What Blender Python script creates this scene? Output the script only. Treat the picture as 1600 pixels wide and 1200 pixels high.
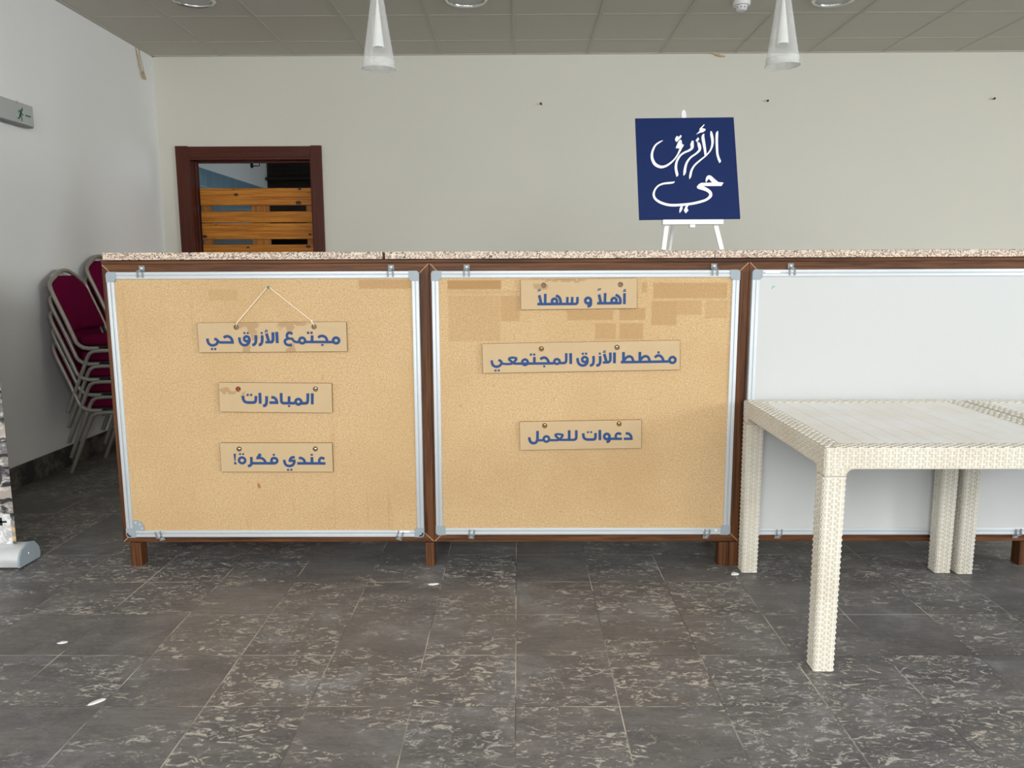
import bpy, bmesh, math, random
from mathutils import Vector, Matrix

random.seed(7)
S = bpy.context.scene
for o in list(bpy.data.objects):
    bpy.data.objects.remove(o)

# ------------------------------------------------------------------ camera
PITCH, ROLL, YAW, CAM_Z = 0.146721, -0.003873, -0.007508, 1.30
cp, sp = math.cos(PITCH), math.sin(PITCH)
rz = Matrix.Rotation(-YAW, 3, 'Z')
fwd, up, rt = rz @ Vector((0, cp, -sp)), rz @ Vector((0, sp, cp)), rz @ Vector((1, 0, 0))
c_, s_ = math.cos(ROLL), math.sin(ROLL)
rt, up = c_ * rt + s_ * up, -s_ * rt + c_ * up
cam = bpy.data.cameras.new('camera')
cam.sensor_width = 36.0
cam.lens = 1205.71 * 36.0 / 1600.0
cam.clip_start = 0.05
cam_o = bpy.data.objects.new('camera', cam)
S.collection.objects.link(cam_o)
cam_o.matrix_world = Matrix(((rt.x, up.x, -fwd.x, 0), (rt.y, up.y, -fwd.y, 0), (rt.z, up.z, -fwd.z, CAM_Z), (0, 0, 0, 1)))
S.camera = cam_o

# ------------------------------------------------------------------ world, daylight, exposure
S.view_settings.view_transform = 'Standard'
S.view_settings.look = 'None'
S.view_settings.gamma = 1.0
S.view_settings.use_curve_mapping = False
S.view_settings.exposure = 0.82
world = bpy.data.worlds.new('sky')
S.world = world
world.use_nodes = True
bgn = world.node_tree.nodes['Background']
bgn.inputs[0].default_value = (0.72, 0.86, 1.0, 1)
bgn.inputs[1].default_value = 0.9


def window_light(name, x, y, z, w, h, power, rot, col):
    li = bpy.data.lights.new(name, 'AREA')
    li.shape = 'RECTANGLE'
    li.size, li.size_y = w, h
    li.energy = power
    li.color = col
    o = bpy.data.objects.new(name, li)
    S.collection.objects.link(o)
    o.location = (x, y, z)
    o.rotation_euler = rot
    return o


FRONT_Y = -1.6
WINDOWS = [(-2.6, 0.3), (0.7, 2.5), (3.2, 6.6)]      # openings in the wall behind the viewer
WIN_Z = (0.35, 2.85)
SIDE_WINDOWS = [(-1.3, 0.4), (0.8, 2.6)]               # openings in the right hand wall
DOWN = math.radians(52)
for (xa, xb), pw in zip(WINDOWS, (175, 100, 50)):
    window_light('window_daylight', (xa + xb) / 2, FRONT_Y - 1.15, 2.75, xb - xa, 2.6, pw, (DOWN, 0, 0), (1.0, 0.985, 0.955))
for (ya, yb), pw in zip(SIDE_WINDOWS, (500, 80)):
    window_light('side_window_daylight', 7.6 + 1.1, (ya + yb) / 2, 2.6, yb - ya, 2.6, pw, (DOWN, 0, math.radians(90)), (0.95, 0.98, 1.0))
window_light('kitchen_fill_light', -0.35, 8.3, 2.1, 1.2, 1.0, 4.5, (math.radians(90), 0, math.radians(90)), (0.85, 0.95, 1.0))  # fill light added to brighten the kitchen, no such window is seen

# ------------------------------------------------------------------ helpers
C = S.collection


def link(o):
    C.objects.link(o)
    return o


def thing(name, label, cat, loc=(0, 0, 0), rot=(0, 0, 0), group=None):
    o = link(bpy.data.objects.new(name, None))
    o.location = loc
    o.rotation_euler = rot
    o.empty_display_size = 0.05
    o['label'] = label
    o['category'] = cat
    if group:
        o['group'] = group
    return o


def tag(o, label, cat, group=None):
    o['label'] = label
    o['category'] = cat
    if group:
        o['group'] = group
    return o


def build(name, bm, mat, parent=None, smooth=False, off=None, label=None):
    """link a bmesh as ONE object; off = the parent's place to subtract when the mesh was laid out in world space"""
    if off is not None:
        bmesh.ops.translate(bm, verts=bm.verts, vec=-Vector(off))
    bmesh.ops.recalc_face_normals(bm, faces=bm.faces)
    me = bpy.data.meshes.new(name)
    bm.to_mesh(me)
    bm.free()
    mats = mat if isinstance(mat, (list, tuple)) else [mat]
    for m in mats:
        me.materials.append(m)
    if smooth:
        me.polygons.foreach_set('use_smooth', [True] * len(me.polygons))
        try:
            me.set_sharp_from_angle(angle=math.radians(38))
        except Exception:
            pass
    o = link(bpy.data.objects.new(name, me))
    if parent:
        o.parent = parent
    if label:
        o['label'] = label
    return o


def struct(name, bm, mat, parent=None, smooth=False):
    o = build(name, bm, mat, parent, smooth)
    if parent is None:
        o['kind'] = 'structure'
    return o


def new():
    return bmesh.new()


def box(bm, x0, x1, y0, y1, z0, z1, bev=0.0, seg=2, mi=0):
    if bev <= 0:
        vs = [bm.verts.new(p) for p in ((x0, y0, z0), (x1, y0, z0), (x1, y1, z0), (x0, y1, z0),
                                        (x0, y0, z1), (x1, y0, z1), (x1, y1, z1), (x0, y1, z1))]
        for f in ((0, 3, 2, 1), (4, 5, 6, 7), (0, 1, 5, 4), (1, 2, 6, 5), (2, 3, 7, 6), (3, 0, 4, 7)):
            bm.faces.new([vs[i] for i in f]).material_index = mi
        return bm
    t = bmesh.new()
    box(t, x0, x1, y0, y1, z0, z1, 0, mi=mi)
    bmesh.ops.bevel(t, geom=list(t.edges), offset=bev, segments=seg, affect='EDGES', profile=0.5)
    merge(bm, t)
    return bm


def merge(bm, t, mat=None):
    if mat is not None:
        bmesh.ops.transform(t, matrix=mat, verts=t.verts)
    me = bpy.data.meshes.new('tmp')
    t.to_mesh(me)
    t.free()
    bm.from_mesh(me)
    bpy.data.meshes.remove(me)


def tube(bm, pts, r, n=10, closed=False, flat=1.0, cap=True):
    pts = [Vector(p) for p in pts]
    N = len(pts)
    rings = []
    ref = None
    for i, p in enumerate(pts):
        a = pts[(i - 1) % N] if (closed or i) else p
        b = pts[(i + 1) % N] if (closed or i < N - 1) else p
        t = (b - a).normalized()
        if ref is None:
            ref = t.orthogonal().normalized()
        ref = (ref - ref.dot(t) * t).normalized()
        bn = t.cross(ref)
        rr = r[i] if isinstance(r, (list, tuple)) else r
        rings.append([bm.verts.new(p + rr * (math.cos(k * 2 * math.pi / n) * ref + flat * math.sin(k * 2 * math.pi / n) * bn)) for k in range(n)])
    for i in range(N if closed else N - 1):
        A, B = rings[i], rings[(i + 1) % N]
        sh = 0
        if closed and i == N - 1:
            sh = min(range(n), key=lambda s: (A[0].co - B[s].co).length)
        for k in range(n):
            bm.faces.new((A[k], A[(k + 1) % n], B[(k + 1 + sh) % n], B[(k + sh) % n]))
    if cap and not closed:
        bm.faces.new(rings[0][::-1])
        bm.faces.new(rings[-1])
    return bm


def lathe(bm, prof, n=32, cx=0, cy=0, cap=False):
    rings = []
    for r, z in prof:
        rings.append([bm.verts.new((cx + r * math.cos(k * 2 * math.pi / n), cy + r * math.sin(k * 2 * math.pi / n), z)) for k in range(n)])
    for A, B in zip(rings, rings[1:]):
        for k in range(n):
            bm.faces.new((A[k], A[(k + 1) % n], B[(k + 1) % n], B[k]))
    if cap:
        bm.faces.new(rings[0][::-1])
        bm.faces.new(rings[-1])
    return bm


def prism(bm, poly, axis, a, b, mi=0):
    """extrude a 2D outline along an axis; poly holds the other two coordinates in xyz order"""
    def P(u, v, t):
        return {'x': (t, u, v), 'y': (u, t, v), 'z': (u, v, t)}[axis]
    A = [bm.verts.new(P(u, v, a)) for u, v in poly]
    B = [bm.verts.new(P(u, v, b)) for u, v in poly]
    n = len(poly)
    for f in (A[::-1], B):
        bm.faces.new(f).material_index = mi
    for i in range(n):
        bm.faces.new((A[i], A[(i + 1) % n], B[(i + 1) % n], B[i])).material_index = mi
    return bm


def beam(bm, p, q, w, d, updir=(0, 0, 1), bev=0.0):
    """square bar from p to q, w across, d deep"""
    p, q = Vector(p), Vector(q)
    t = (q - p)
    L = t.length
    t.normalize()
    x = t.cross(Vector(updir))
    if x.length < 1e-4:
        x = Vector((1, 0, 0))
    x.normalize()
    y = t.cross(x)
    tb = bmesh.new()
    box(tb, -w / 2, w / 2, -d / 2, d / 2, 0, L, bev)
    M = Matrix(((x.x, y.x, t.x, p.x), (x.y, y.y, t.y, p.y), (x.z, y.z, t.z, p.z), (0, 0, 0, 1)))
    merge(bm, tb, M)
    return bm


def cat_rom(pts, n=7):
    out = []
    P = [tuple(p) for p in pts]
    P = [P[0]] + P + [P[-1]]
    for i in range(1, len(P) - 2):
        for k in range(n):
            t = k / n
            out.append(tuple(0.5 * (2 * b + (c - a) * t + (2 * a - 5 * b + 4 * c - d) * t * t + (3 * b - a - 3 * c + d) * t ** 3)
                             for a, b, c, d in zip(P[i - 1], P[i], P[i + 1], P[i + 2])))
    out.append(P[-2])
    return out


def lettering_mesh(data, y, bold=1.0):
    """brush strokes and dots of the writing as flat faces on the plane y, measured in 0.1 mm"""
    bm = new()
    k = 1e-4
    y0 = y

    def ribbon(pts, closed=False):
        n = len(pts)
        prev = None
        first = None
        for i in range(n):
            a = pts[(i - 1) % n] if (closed or i) else pts[i]
            b = pts[(i + 1) % n] if (closed or i < n - 1) else pts[i]
            dx, dz = b[0] - a[0], b[1] - a[1]
            L = math.hypot(dx, dz) or 1
            nx, nz = -dz / L, dx / L
            w = pts[i][2] * bold / 2
            A = bm.verts.new(((pts[i][0] + nx * w) * k, y, (pts[i][1] + nz * w) * k))
            B = bm.verts.new(((pts[i][0] - nx * w) * k, y, (pts[i][1] - nz * w) * k))
            if prev:
                bm.faces.new((prev[0], prev[1], B, A))
            else:
                first = (A, B)
            prev = (A, B)
        if closed:
            bm.faces.new((prev[0], prev[1], first[1], first[0]))
    for li, (kind, d) in enumerate(data):
        y = y0 - li * 1.2e-5       # each stroke a hair in front of the last
        if kind == 's':
            ribbon(cat_rom(d))
        elif kind == 'l':
            ribbon(d)
        elif kind == 'o':
            x, z, rx, rz_, w = d
            ribbon([(x + rx * math.cos(t * math.pi / 14), z + rz_ * math.sin(t * math.pi / 14), w) for t in range(28)], True)
        else:
            f = bm.faces.new([bm.verts.new((a * k, y, b * k)) for a, b in d])
            f.normal_update()
            bmesh.ops.triangulate(bm, faces=[f])
    for f in bm.faces:
        f.normal_update()
        if f.normal.y > 0:
            f.normal_flip()
    return bm


# ------------------------------------------------------------------ materials
class NT:
    def __init__(s, name, col=(0.8, 0.8, 0.8), rough=0.5, metal=0.0, spec=0.5):
        s.m = bpy.data.materials.new(name)
        s.m.use_nodes = True
        s.t = s.m.node_tree
        s.b = s.t.nodes['Principled BSDF']
        s.b.inputs['Base Color'].default_value = (*col, 1)
        s.b.inputs['Roughness'].default_value = rough
        s.b.inputs['Metallic'].default_value = metal
        s.b.inputs['Specular IOR Level'].default_value = spec

    def put(s, sock, v):
        if isinstance(v, bpy.types.NodeSocket):
            s.t.links.new(v, sock)
        elif isinstance(v, (tuple, list)) and sock.type == 'RGBA' and len(v) == 3:
            sock.default_value = (*v, 1)
        else:
            sock.default_value = v

    def node(s, typ, out=0, **kw):
        n = s.t.nodes.new(typ)
        for k, v in kw.items():
            if k.startswith('i_'):
                s.put(n.inputs[k[2:].replace('_', ' ')], v)
            else:
                setattr(n, k, v)
        return n

    def coord(s):
        return s.node('ShaderNodeTexCoord').outputs['Object']

    def math(s, op, a, b=0.0, c=0.0, clamp=False):
        n = s.t.nodes.new('ShaderNodeMath')
        n.operation = op
        n.use_clamp = clamp
        for i, v in enumerate((a, b, c)):
            s.put(n.inputs[i], v)
        return n.outputs[0]

    def vmath(s, op, a, b):
        n = s.t.nodes.new('ShaderNodeVectorMath')
        n.operation = op
        s.put(n.inputs[0], a)
        s.put(n.inputs[1], b)
        return n.outputs[0]

    def mul(s, v, xyz):
        return s.vmath('MULTIPLY', v, xyz)

    def noise(s, v, scale, detail=3.0, rough=0.5, dist=0.0):
        n = s.t.nodes.new('ShaderNodeTexNoise')
        s.put(n.inputs['Vector'], v)
        n.inputs['Scale'].default_value = scale
        n.inputs['Detail'].default_value = detail
        n.inputs['Roughness'].default_value = rough
        n.inputs['Distortion'].default_value = dist
        return n.outputs['Fac']

    def step(s, v, lo, hi):
        n = s.t.nodes.new('ShaderNodeMapRange')
        n.interpolation_type = 'SMOOTHSTEP'
        s.put(n.inputs[0], v)
        s.put(n.inputs[1], lo)
        s.put(n.inputs[2], hi)
        return n.outputs[0]

    def mix(s, f, a, b, blend='MIX'):
        n = s.t.nodes.new('ShaderNodeMix')
        n.data_type = 'RGBA'
        n.blend_type = blend
        s.put(n.inputs[0], f)
        s.put(n.inputs[6], a)
        s.put(n.inputs[7], b)
        return n.outputs[2]

    def sep(s, v):
        n = s.t.nodes.new('ShaderNodeSeparateXYZ')
        s.put(n.inputs[0], v)
        return n.outputs

    def comb(s, x, y, z):
        n = s.t.nodes.new('ShaderNodeCombineXYZ')
        for i, v in enumerate((x, y, z)):
            s.put(n.inputs[i], v)
        return n.outputs[0]

    def white(s, v):
        n = s.t.nodes.new('ShaderNodeTexWhiteNoise')
        s.put(n.inputs['Vector'], v)
        return n.outputs['Value']

    def rect(s, x, z, x0, x1, z0, z1, soft=0.004):
        """1 inside a rectangle of the (x,z) plane"""
        a = s.math('SUBTRACT', s.math('ABSOLUTE', s.math('SUBTRACT', x, (x0 + x1) / 2)), (x1 - x0) / 2)
        b = s.math('SUBTRACT', s.math('ABSOLUTE', s.math('SUBTRACT', z, (z0 + z1) / 2)), (z1 - z0) / 2)
        return s.math('SUBTRACT', 1.0, s.step(s.math('MAXIMUM', a, b), -soft, soft))

    def col(s, v):
        s.put(s.b.inputs['Base Color'], v)
        return s

    def rough(s, v):
        s.put(s.b.inputs['Roughness'], v)
        return s

    def bump(s, h, strength=0.3, dist=0.002):
        n = s.t.nodes.new('ShaderNodeBump')
        n.inputs['Strength'].default_value = strength
        n.inputs['Distance'].default_value = dist
        s.put(n.inputs['Height'], h)
        s.t.links.new(n.outputs[0], s.b.inputs['Normal'])
        return s


def plain(name, col, rough=0.5, metal=0.0, spec=0.5, var=0.0, scale=20.0):
    n = NT(name, col, rough, metal, spec)
    if var:
        f = n.noise(n.coord(), scale, 4)
        n.col(n.mix(f, tuple(c * (1 - var) for c in col), tuple(min(1, c * (1 + var)) for c in col)))
    return n.m


def paint(name, col, var=0.03):
    n = NT(name, col, 0.7, spec=0.3)
    v = n.coord()
    f = n.noise(v, 1.3, 4, 0.6)
    base = n.mix(f, tuple(c * (1 - var) for c in col), tuple(c * (1 + var) for c in col))
    sc = n.step(n.noise(n.mul(v, (1, 1, 2.2)), 9, 5, 0.7), 0.70, 0.80)
    base = n.mix(n.math('MULTIPLY', sc, 0.25), base, tuple(c * 0.8 for c in col))
    n.col(base)
    n.bump(n.noise(v, 120, 3), 0.06, 0.001)
    return n.m


def wood(name, dark, light, axis='x', rough=0.5):
    n = NT(name, light, rough, spec=0.22)
    v = n.coord()
    st = {'x': (0.7, 22, 22), 'z': (22, 22, 0.7), 'y': (22, 0.7, 22)}[axis]
    a = n.noise(n.mul(v, st), 3.0, 5, 0.62, 0.4)
    b = n.noise(n.mul(v, tuple(q * 4 for q in st)), 4.0, 2)
    f = n.step(n.math('ADD', n.math('MULTIPLY', a, 0.75), n.math('MULTIPLY', b, 0.25)), 0.36, 0.66)
    n.col(n.mix(f, dark, light))
    n.bump(b, 0.05, 0.001)
    return n.m


def mat_floor():
    n = NT('slate_floor', (0.1, 0.1, 0.1), 0.5, spec=0.5)
    v = n.coord()
    T, X0, Y0 = 0.31287, -0.00915, 2.15563
    x, y, z = n.sep(v)[:3]
    u = n.math('DIVIDE', n.math('SUBTRACT', x, X0), T)
    w = n.math('DIVIDE', n.math('SUBTRACT', y, Y0), T)
    cell = n.comb(n.math('FLOOR', u), n.math('FLOOR', w), 0.0)
    r1 = n.white(cell)
    r2 = n.white(n.vmath('ADD', cell, (17.3, 5.1, 2.0)))
    r3 = n.white(n.vmath('ADD', cell, (3.7, 41.0, 9.0)))
    fu = n.math('SUBTRACT', 0.5, n.math('ABSOLUTE', n.math('SUBTRACT', n.math('FRACT', u), 0.5)))
    fw = n.math('SUBTRACT', 0.5, n.math('ABSOLUTE', n.math('SUBTRACT', n.math('FRACT', w), 0.5)))
    edge = n.math('MINIMUM', fu, fw)
    # every tile reads its own piece of the stone
    vv = n.vmath('ADD', v, n.comb(n.math('MULTIPLY', r1, 31.0), n.math('MULTIPLY', r2, 17.0), n.math('MULTIPLY', r3, 5.0)))
    vs = n.mul(vv, (0.62, 1.25, 1.0))
    base = n.mix(r1, (0.074, 0.073, 0.076), (0.112, 0.101, 0.095))
    cloud = n.noise(vs, 5.0, 6, 0.62, 0.6)
    base = n.mix(n.step(cloud, 0.32, 0.72), base, (0.155, 0.147, 0.140))
    lay = n.noise(n.mul(vv, (5.0, 44.0, 1.0)), 1.6, 5, 0.68, 1.2)
    base = n.mix(n.math('MULTIPLY', n.step(lay, 0.42, 0.70), 0.50), base, (0.055, 0.053, 0.053))
    lay2 = n.noise(n.mul(n.vmath('ADD', vv, (7.0, 3.0, 0.0)), (9.0, 60.0, 1.0)), 1.3, 5, 0.7, 1.6)
    base = n.mix(n.math('MULTIPLY', n.step(lay2, 0.54, 0.72), 0.42), base, (0.235, 0.222, 0.205))
    fine = n.noise(n.mul(vv, (70.0, 110.0, 1.0)), 1.0, 4, 0.7)
    base = n.mix(n.math('MULTIPLY', n.step(fine, 0.40, 0.68), 0.30), base, (0.19, 0.178, 0.165))
    # fossil squiggles and flakes
    dens = n.math('ADD', n.noise(vs, 6.0, 5, 0.65), n.math('MULTIPLY', n.math('SUBTRACT', r2, 0.5), 0.40))
    nn = n.noise(vs, 13.0, 4, 0.62, 1.3)
    line = n.math('SUBTRACT', 1.0, n.step(n.math('ABSOLUTE', n.math('SUBTRACT', nn, 0.5)), 0.004, 0.020))
    brk = n.step(n.noise(vs, 27.0, 2, 0.5), 0.50, 0.58)
    fl = n.step(n.noise(vs, 28.0, 6, 0.70, 1.4), 0.553, 0.615)
    fl = n.math('MAXIMUM', fl, n.step(n.noise(n.vmath('ADD', vs, (2.0, 8.0, 0.0)), 15.0, 5, 0.68, 1.4), 0.635, 0.675))
    m1 = n.math('MULTIPLY', n.math('MULTIPLY', line, brk), n.step(dens, 0.42, 0.54))
    m2 = n.math('MULTIPLY', fl, n.step(dens, 0.36, 0.54))
    mk = n.math('MAXIMUM', n.math('MULTIPLY', m1, 0.85), n.math('MULTIPLY', m2, 0.85))
    base = n.mix(mk, base, n.mix(r3, (0.50, 0.45, 0.375), (0.43, 0.415, 0.38)))
    # tan and grey scuffs that run over several tiles
    tan = n.step(n.noise(v, 2.3, 6, 0.7, 0.8), 0.54, 0.74)
    base = n.mix(n.math('MULTIPLY', tan, 0.26), base, (0.30, 0.245, 0.20))
    dust = n.step(n.noise(n.vmath('ADD', v, (4.0, 9.0, 0.0)), 3.1, 7, 0.72, 0.4), 0.50, 0.74)
    base = n.mix(n.math('MULTIPLY', dust, 0.50), base, (0.27, 0.278, 0.292))
    gm = n.math('SUBTRACT', 1.0, n.step(edge, 0.0035, 0.0080))
    gv = n.step(n.noise(v, 2.7, 4, 0.65), 0.42, 0.64)
    gcol = n.mix(gv, (0.075, 0.07, 0.066), (0.50, 0.455, 0.38))
    base = n.mix(n.math('MULTIPLY', gm, 0.9), base, gcol)
    n.col(base)
    n.rough(n.math('ADD', 0.36, n.math('MULTIPLY', n.noise(v, 7.0, 5, 0.6), 0.22)))
    h = n.math('SUBTRACT', n.math('MULTIPLY', n.noise(vs, 16, 5, 0.6), 0.6), n.math('MULTIPLY', gm, 0.5))
    n.bump(h, 0.22, 0.004)
    return n.m


def mat_cork(name, patches, drips, org):
    n = NT(name, (0.65, 0.4, 0.18), 0.85, spec=0.2)
    v = n.vmath('ADD', n.coord(), org)
    x, y, z = n.sep(v)[:3]
    g1 = n.noise(v, 330, 2, 0.6)
    g2 = n.noise(v, 150, 2, 0.6)
    big = n.noise(v, 2.6, 4, 0.6)
    f = n.math('ADD', n.math('MULTIPLY', g1, 0.62), n.math('MULTIPLY', g2, 0.38))
    base = n.mix(n.step(f, 0.34, 0.66), (0.44, 0.275, 0.125), (0.69, 0.50, 0.285))
    base = n.mix(n.math('MULTIPLY', n.step(big, 0.40, 0.70), 0.35), base, (0.475, 0.30, 0.14))
    mask = None
    for r in patches:
        k = n.math('MULTIPLY', n.rect(x, z, *r[:4]), r[4])
        mask = k if mask is None else n.math('MAXIMUM', mask, k)
    if mask is not None:
        base = n.mix(mask, base, (0.385, 0.215, 0.085))
    if drips:
        st = n.step(n.noise(n.mul(v, (26, 1, 1.1)), 1.6, 3, 0.6), 0.60, 0.70)
        top = n.math('MULTIPLY', n.step(n.noise(v, 2.0, 2), 0.45, 0.65), 0.30)
        base = n.mix(n.math('MULTIPLY', st, top), base, (0.40, 0.235, 0.10))
    sp = n.step(n.noise(v, 34, 2), 0.71, 0.76)
    base = n.mix(n.math('MULTIPLY', sp, 0.4), base, (0.38, 0.22, 0.09))
    n.col(base)
    n.bump(g2, 0.12, 0.001)
    return n.m


def mat_plaque(name, blots):
    """pressed fibre board; blots = (x, z, rx, rz) brown water stains"""
    n = NT(name, (0.62, 0.41, 0.2), 0.6, spec=0.3)
    v = n.coord()
    big = n.noise(v, 9, 4, 0.6)
    base = n.mix(big, (0.50, 0.355, 0.20), (0.575, 0.425, 0.25))
    fine = n.noise(v, 260, 2)
    base = n.mix(n.math('MULTIPLY', fine, 0.2), base, (0.5, 0.33, 0.16))
    blot = n.step(n.noise(v, 22, 4, 0.6), 0.66, 0.74)
    base = n.mix(n.math('MULTIPLY', blot, 0.22), base, (0.40, 0.28, 0.15))
    if blots:
        wob = n.node('ShaderNodeTexNoise')
        n.put(wob.inputs['Vector'], v)
        wob.inputs['Scale'].default_value = 30
        vw = n.vmath('ADD', v, n.mul(n.vmath('SUBTRACT', wob.outputs['Color'], (0.5, 0.5, 0.5)), (0.05, 0.05, 0.05)))
        x, y, z = n.sep(vw)[:3]
        ring = None
        for (bx, bz, rx, rz_) in blots:
            a = n.math('POWER', n.math('DIVIDE', n.math('SUBTRACT', x, bx), rx), 2.0)
            b = n.math('POWER', n.math('DIVIDE', n.math('SUBTRACT', z, bz), rz_), 2.0)
            dd = n.math('SQRT', n.math('ADD', a, b))
            k = n.math('SUBTRACT', 1.0, n.step(dd, 0.72, 1.05))
            ring = k if ring is None else n.math('MAXIMUM', ring, k)
        base = n.mix(n.math('MULTIPLY', ring, 0.62), base, (0.36, 0.205, 0.085))
    n.col(base)
    return n.m


def mat_granite():
    n = NT('granite', (0.5, 0.42, 0.36), 0.4, spec=0.3)
    v = n.coord()
    vo = n.node('ShaderNodeTexVoronoi')
    n.put(vo.inputs['Vector'], v)
    vo.inputs['Scale'].default_value = 190
    r = n.sep(vo.outputs['Color'])[0]
    a = n.mix(n.step(r, 0.25, 0.75), (0.34, 0.245, 0.19), (0.70, 0.60, 0.47))
    a = n.mix(n.step(n.sep(vo.outputs['Color'])[1], 0.87, 0.90), a, (0.07, 0.045, 0.045))
    a = n.mix(n.math('MULTIPLY', n.step(n.noise(v, 55, 3), 0.5, 0.65), 0.5), a, (0.62, 0.47, 0.40))
    n.col(a)
    n.bump(r, 0.25, 0.002)
    return n.m


def mat_whiteboard():
    n = NT('whiteboard_enamel', (0.86, 0.87, 0.865), 0.28, spec=0.5)
    v = n.coord()
    s = n.step(n.noise(v, 18, 5, 0.7), 0.70, 0.78)
    n.col(n.mix(n.math('MULTIPLY', s, 0.12), (0.545, 0.55, 0.54), (0.37, 0.38, 0.39)))
    return n.m


def mat_table(name, col, stain):
    n = NT(name, col, 0.5, spec=0.4)
    v = n.coord()
    f = n.step(n.noise(v, 4.5, 5, 0.65), 0.42, 0.68)
    a = n.mix(n.math('MULTIPLY', f, 0.6), col, stain)
    n.col(a)
    return n.m


def mat_planks():
    n = NT('table_planks', (0.75, 0.71, 0.64), 0.34, spec=0.5)
    v = n.coord()
    f = n.step(n.noise(v, 3.0, 5, 0.6), 0.40, 0.62)
    a = n.mix(f, (0.83, 0.785, 0.71), (0.88, 0.875, 0.86))
    g = n.noise(n.mul(v, (60, 3, 1)), 2.0, 3)
    a = n.mix(n.math('MULTIPLY', g, 0.18), a, (0.66, 0.58, 0.47))
    n.col(a)
    n.bump(g, 0.05, 0.001)
    return n.m


def mat_skirting():
    n = NT('stone_skirting', (0.06, 0.055, 0.05), 0.5)
    v = n.coord()
    a = n.mix(n.step(n.noise(v, 7, 6, 0.7), 0.42, 0.62), (0.035, 0.032, 0.03), (0.15, 0.135, 0.115))
    a = n.mix(n.math('MULTIPLY', n.step(n.noise(v, 14, 4, 0.7), 0.58, 0.7), 0.6), a, (0.27, 0.25, 0.22))
    n.col(a)
    return n.m


def mat_ruins():
    """the banner's printed photograph of tumbled stone blocks"""
    n = NT('banner_print', (0.5, 0.5, 0.5), 0.45, spec=0.35)
    v = n.vmath('ADD', n.coord(), BANNER)
    x, y, z = n.sep(v)[:3]
    zz = n.math('ADD', z, n.math('MULTIPLY', n.noise(v, 5, 3), 0.10))
    br = n.node('ShaderNodeTexBrick')
    n.put(br.inputs['Vector'], n.comb(n.math('MULTIPLY', x, 1.0), zz, 0.0))
    br.inputs['Scale'].default_value = 3.6
    br.inputs['Color1'].default_value = (0.42, 0.36, 0.31, 1)
    br.inputs['Color2'].default_value = (0.13, 0.125, 0.13, 1)
    br.inputs['Mortar'].default_value = (0.03, 0.03, 0.033, 1)
    br.inputs['Mortar Size'].default_value = 0.03
    a = br.outputs['Color']
    d = n.noise(n.mul(v, (1.0, 1, 2.6)), 16, 6, 0.7, 1.0)
    a = n.mix(n.step(d, 0.50, 0.68), a, (0.70, 0.66, 0.60))
    a = n.mix(n.step(n.noise(v, 16, 5, 0.7), 0.54, 0.62), a, (0.045, 0.045, 0.05))
    t = n.rect(x, z, -2.290, -2.20, 0.10, 0.176, 0.006)
    a = n.mix(n.math('MULTIPLY', t, n.step(n.noise(v, 30, 4), 0.42, 0.6)), a, (0.62, 0.42, 0.20))
    m = n.rect(x, z, -3.1, -2.2633, 0.02, 0.2330, 0.002)
    pale = n.mix(n.step(n.noise(v, 26, 6, 0.7, 0.8), 0.40, 0.62), (0.46, 0.45, 0.45), (0.83, 0.82, 0.82))
    a = n.mix(m, a, pale)
    n.col(a)
    return n.m


def mat_glass(name, body=0.22):
    """thin hand blown glass with a milky cast"""
    m = bpy.data.materials.new(name)
    m.use_nodes = True
    t = m.node_tree
    t.nodes.clear()
    out = t.nodes.new('ShaderNodeOutputMaterial')
    tr = t.nodes.new('ShaderNodeBsdfTransparent')
    tr.inputs[0].default_value = (0.97, 0.97, 0.965, 1)
    gl = t.nodes.new('ShaderNodeBsdfPrincipled')
    gl.inputs['Base Color'].default_value = (0.88, 0.885, 0.87, 1)
    gl.inputs['Roughness'].default_value = 0.12
    lw = t.nodes.new('ShaderNodeLayerWeight')
    lw.inputs[0].default_value = 0.35
    mp = t.nodes.new('ShaderNodeMapRange')
    mp.inputs[3].default_value = body
    mp.inputs[4].default_value = min(1.0, body + 0.38)
    t.links.new(lw.outputs['Facing'], mp.inputs[0])
    mx = t.nodes.new('ShaderNodeMixShader')
    t.links.new(mp.outputs[0], mx.inputs[0])
    t.links.new(tr.outputs[0], mx.inputs[1])
    t.links.new(gl.outputs[0], mx.inputs[2])
    t.links.new(mx.outputs[0], out.inputs[0])
    return m


def mat_tiles():
    n = NT('blue_wall_tiles', (0.2, 0.33, 0.42), 0.3)
    v = n.coord()
    x, y, z = n.sep(v)[:3]
    fy = n.math('ABSOLUTE', n.math('SUBTRACT', n.math('FRACT', n.math('DIVIDE', y, 0.2)), 0.5))
    fz = n.math('ABSOLUTE', n.math('SUBTRACT', n.math('FRACT', n.math('DIVIDE', z, 0.3)), 0.5))
    g = n.step(n.math('MAXIMUM', fy, fz), 0.475, 0.49)
    n.col(n.mix(g, n.mix(n.noise(v, 5, 3), (0.17, 0.29, 0.38), (0.25, 0.38, 0.46)), (0.42, 0.50, 0.54)))
    return n.m


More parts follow.
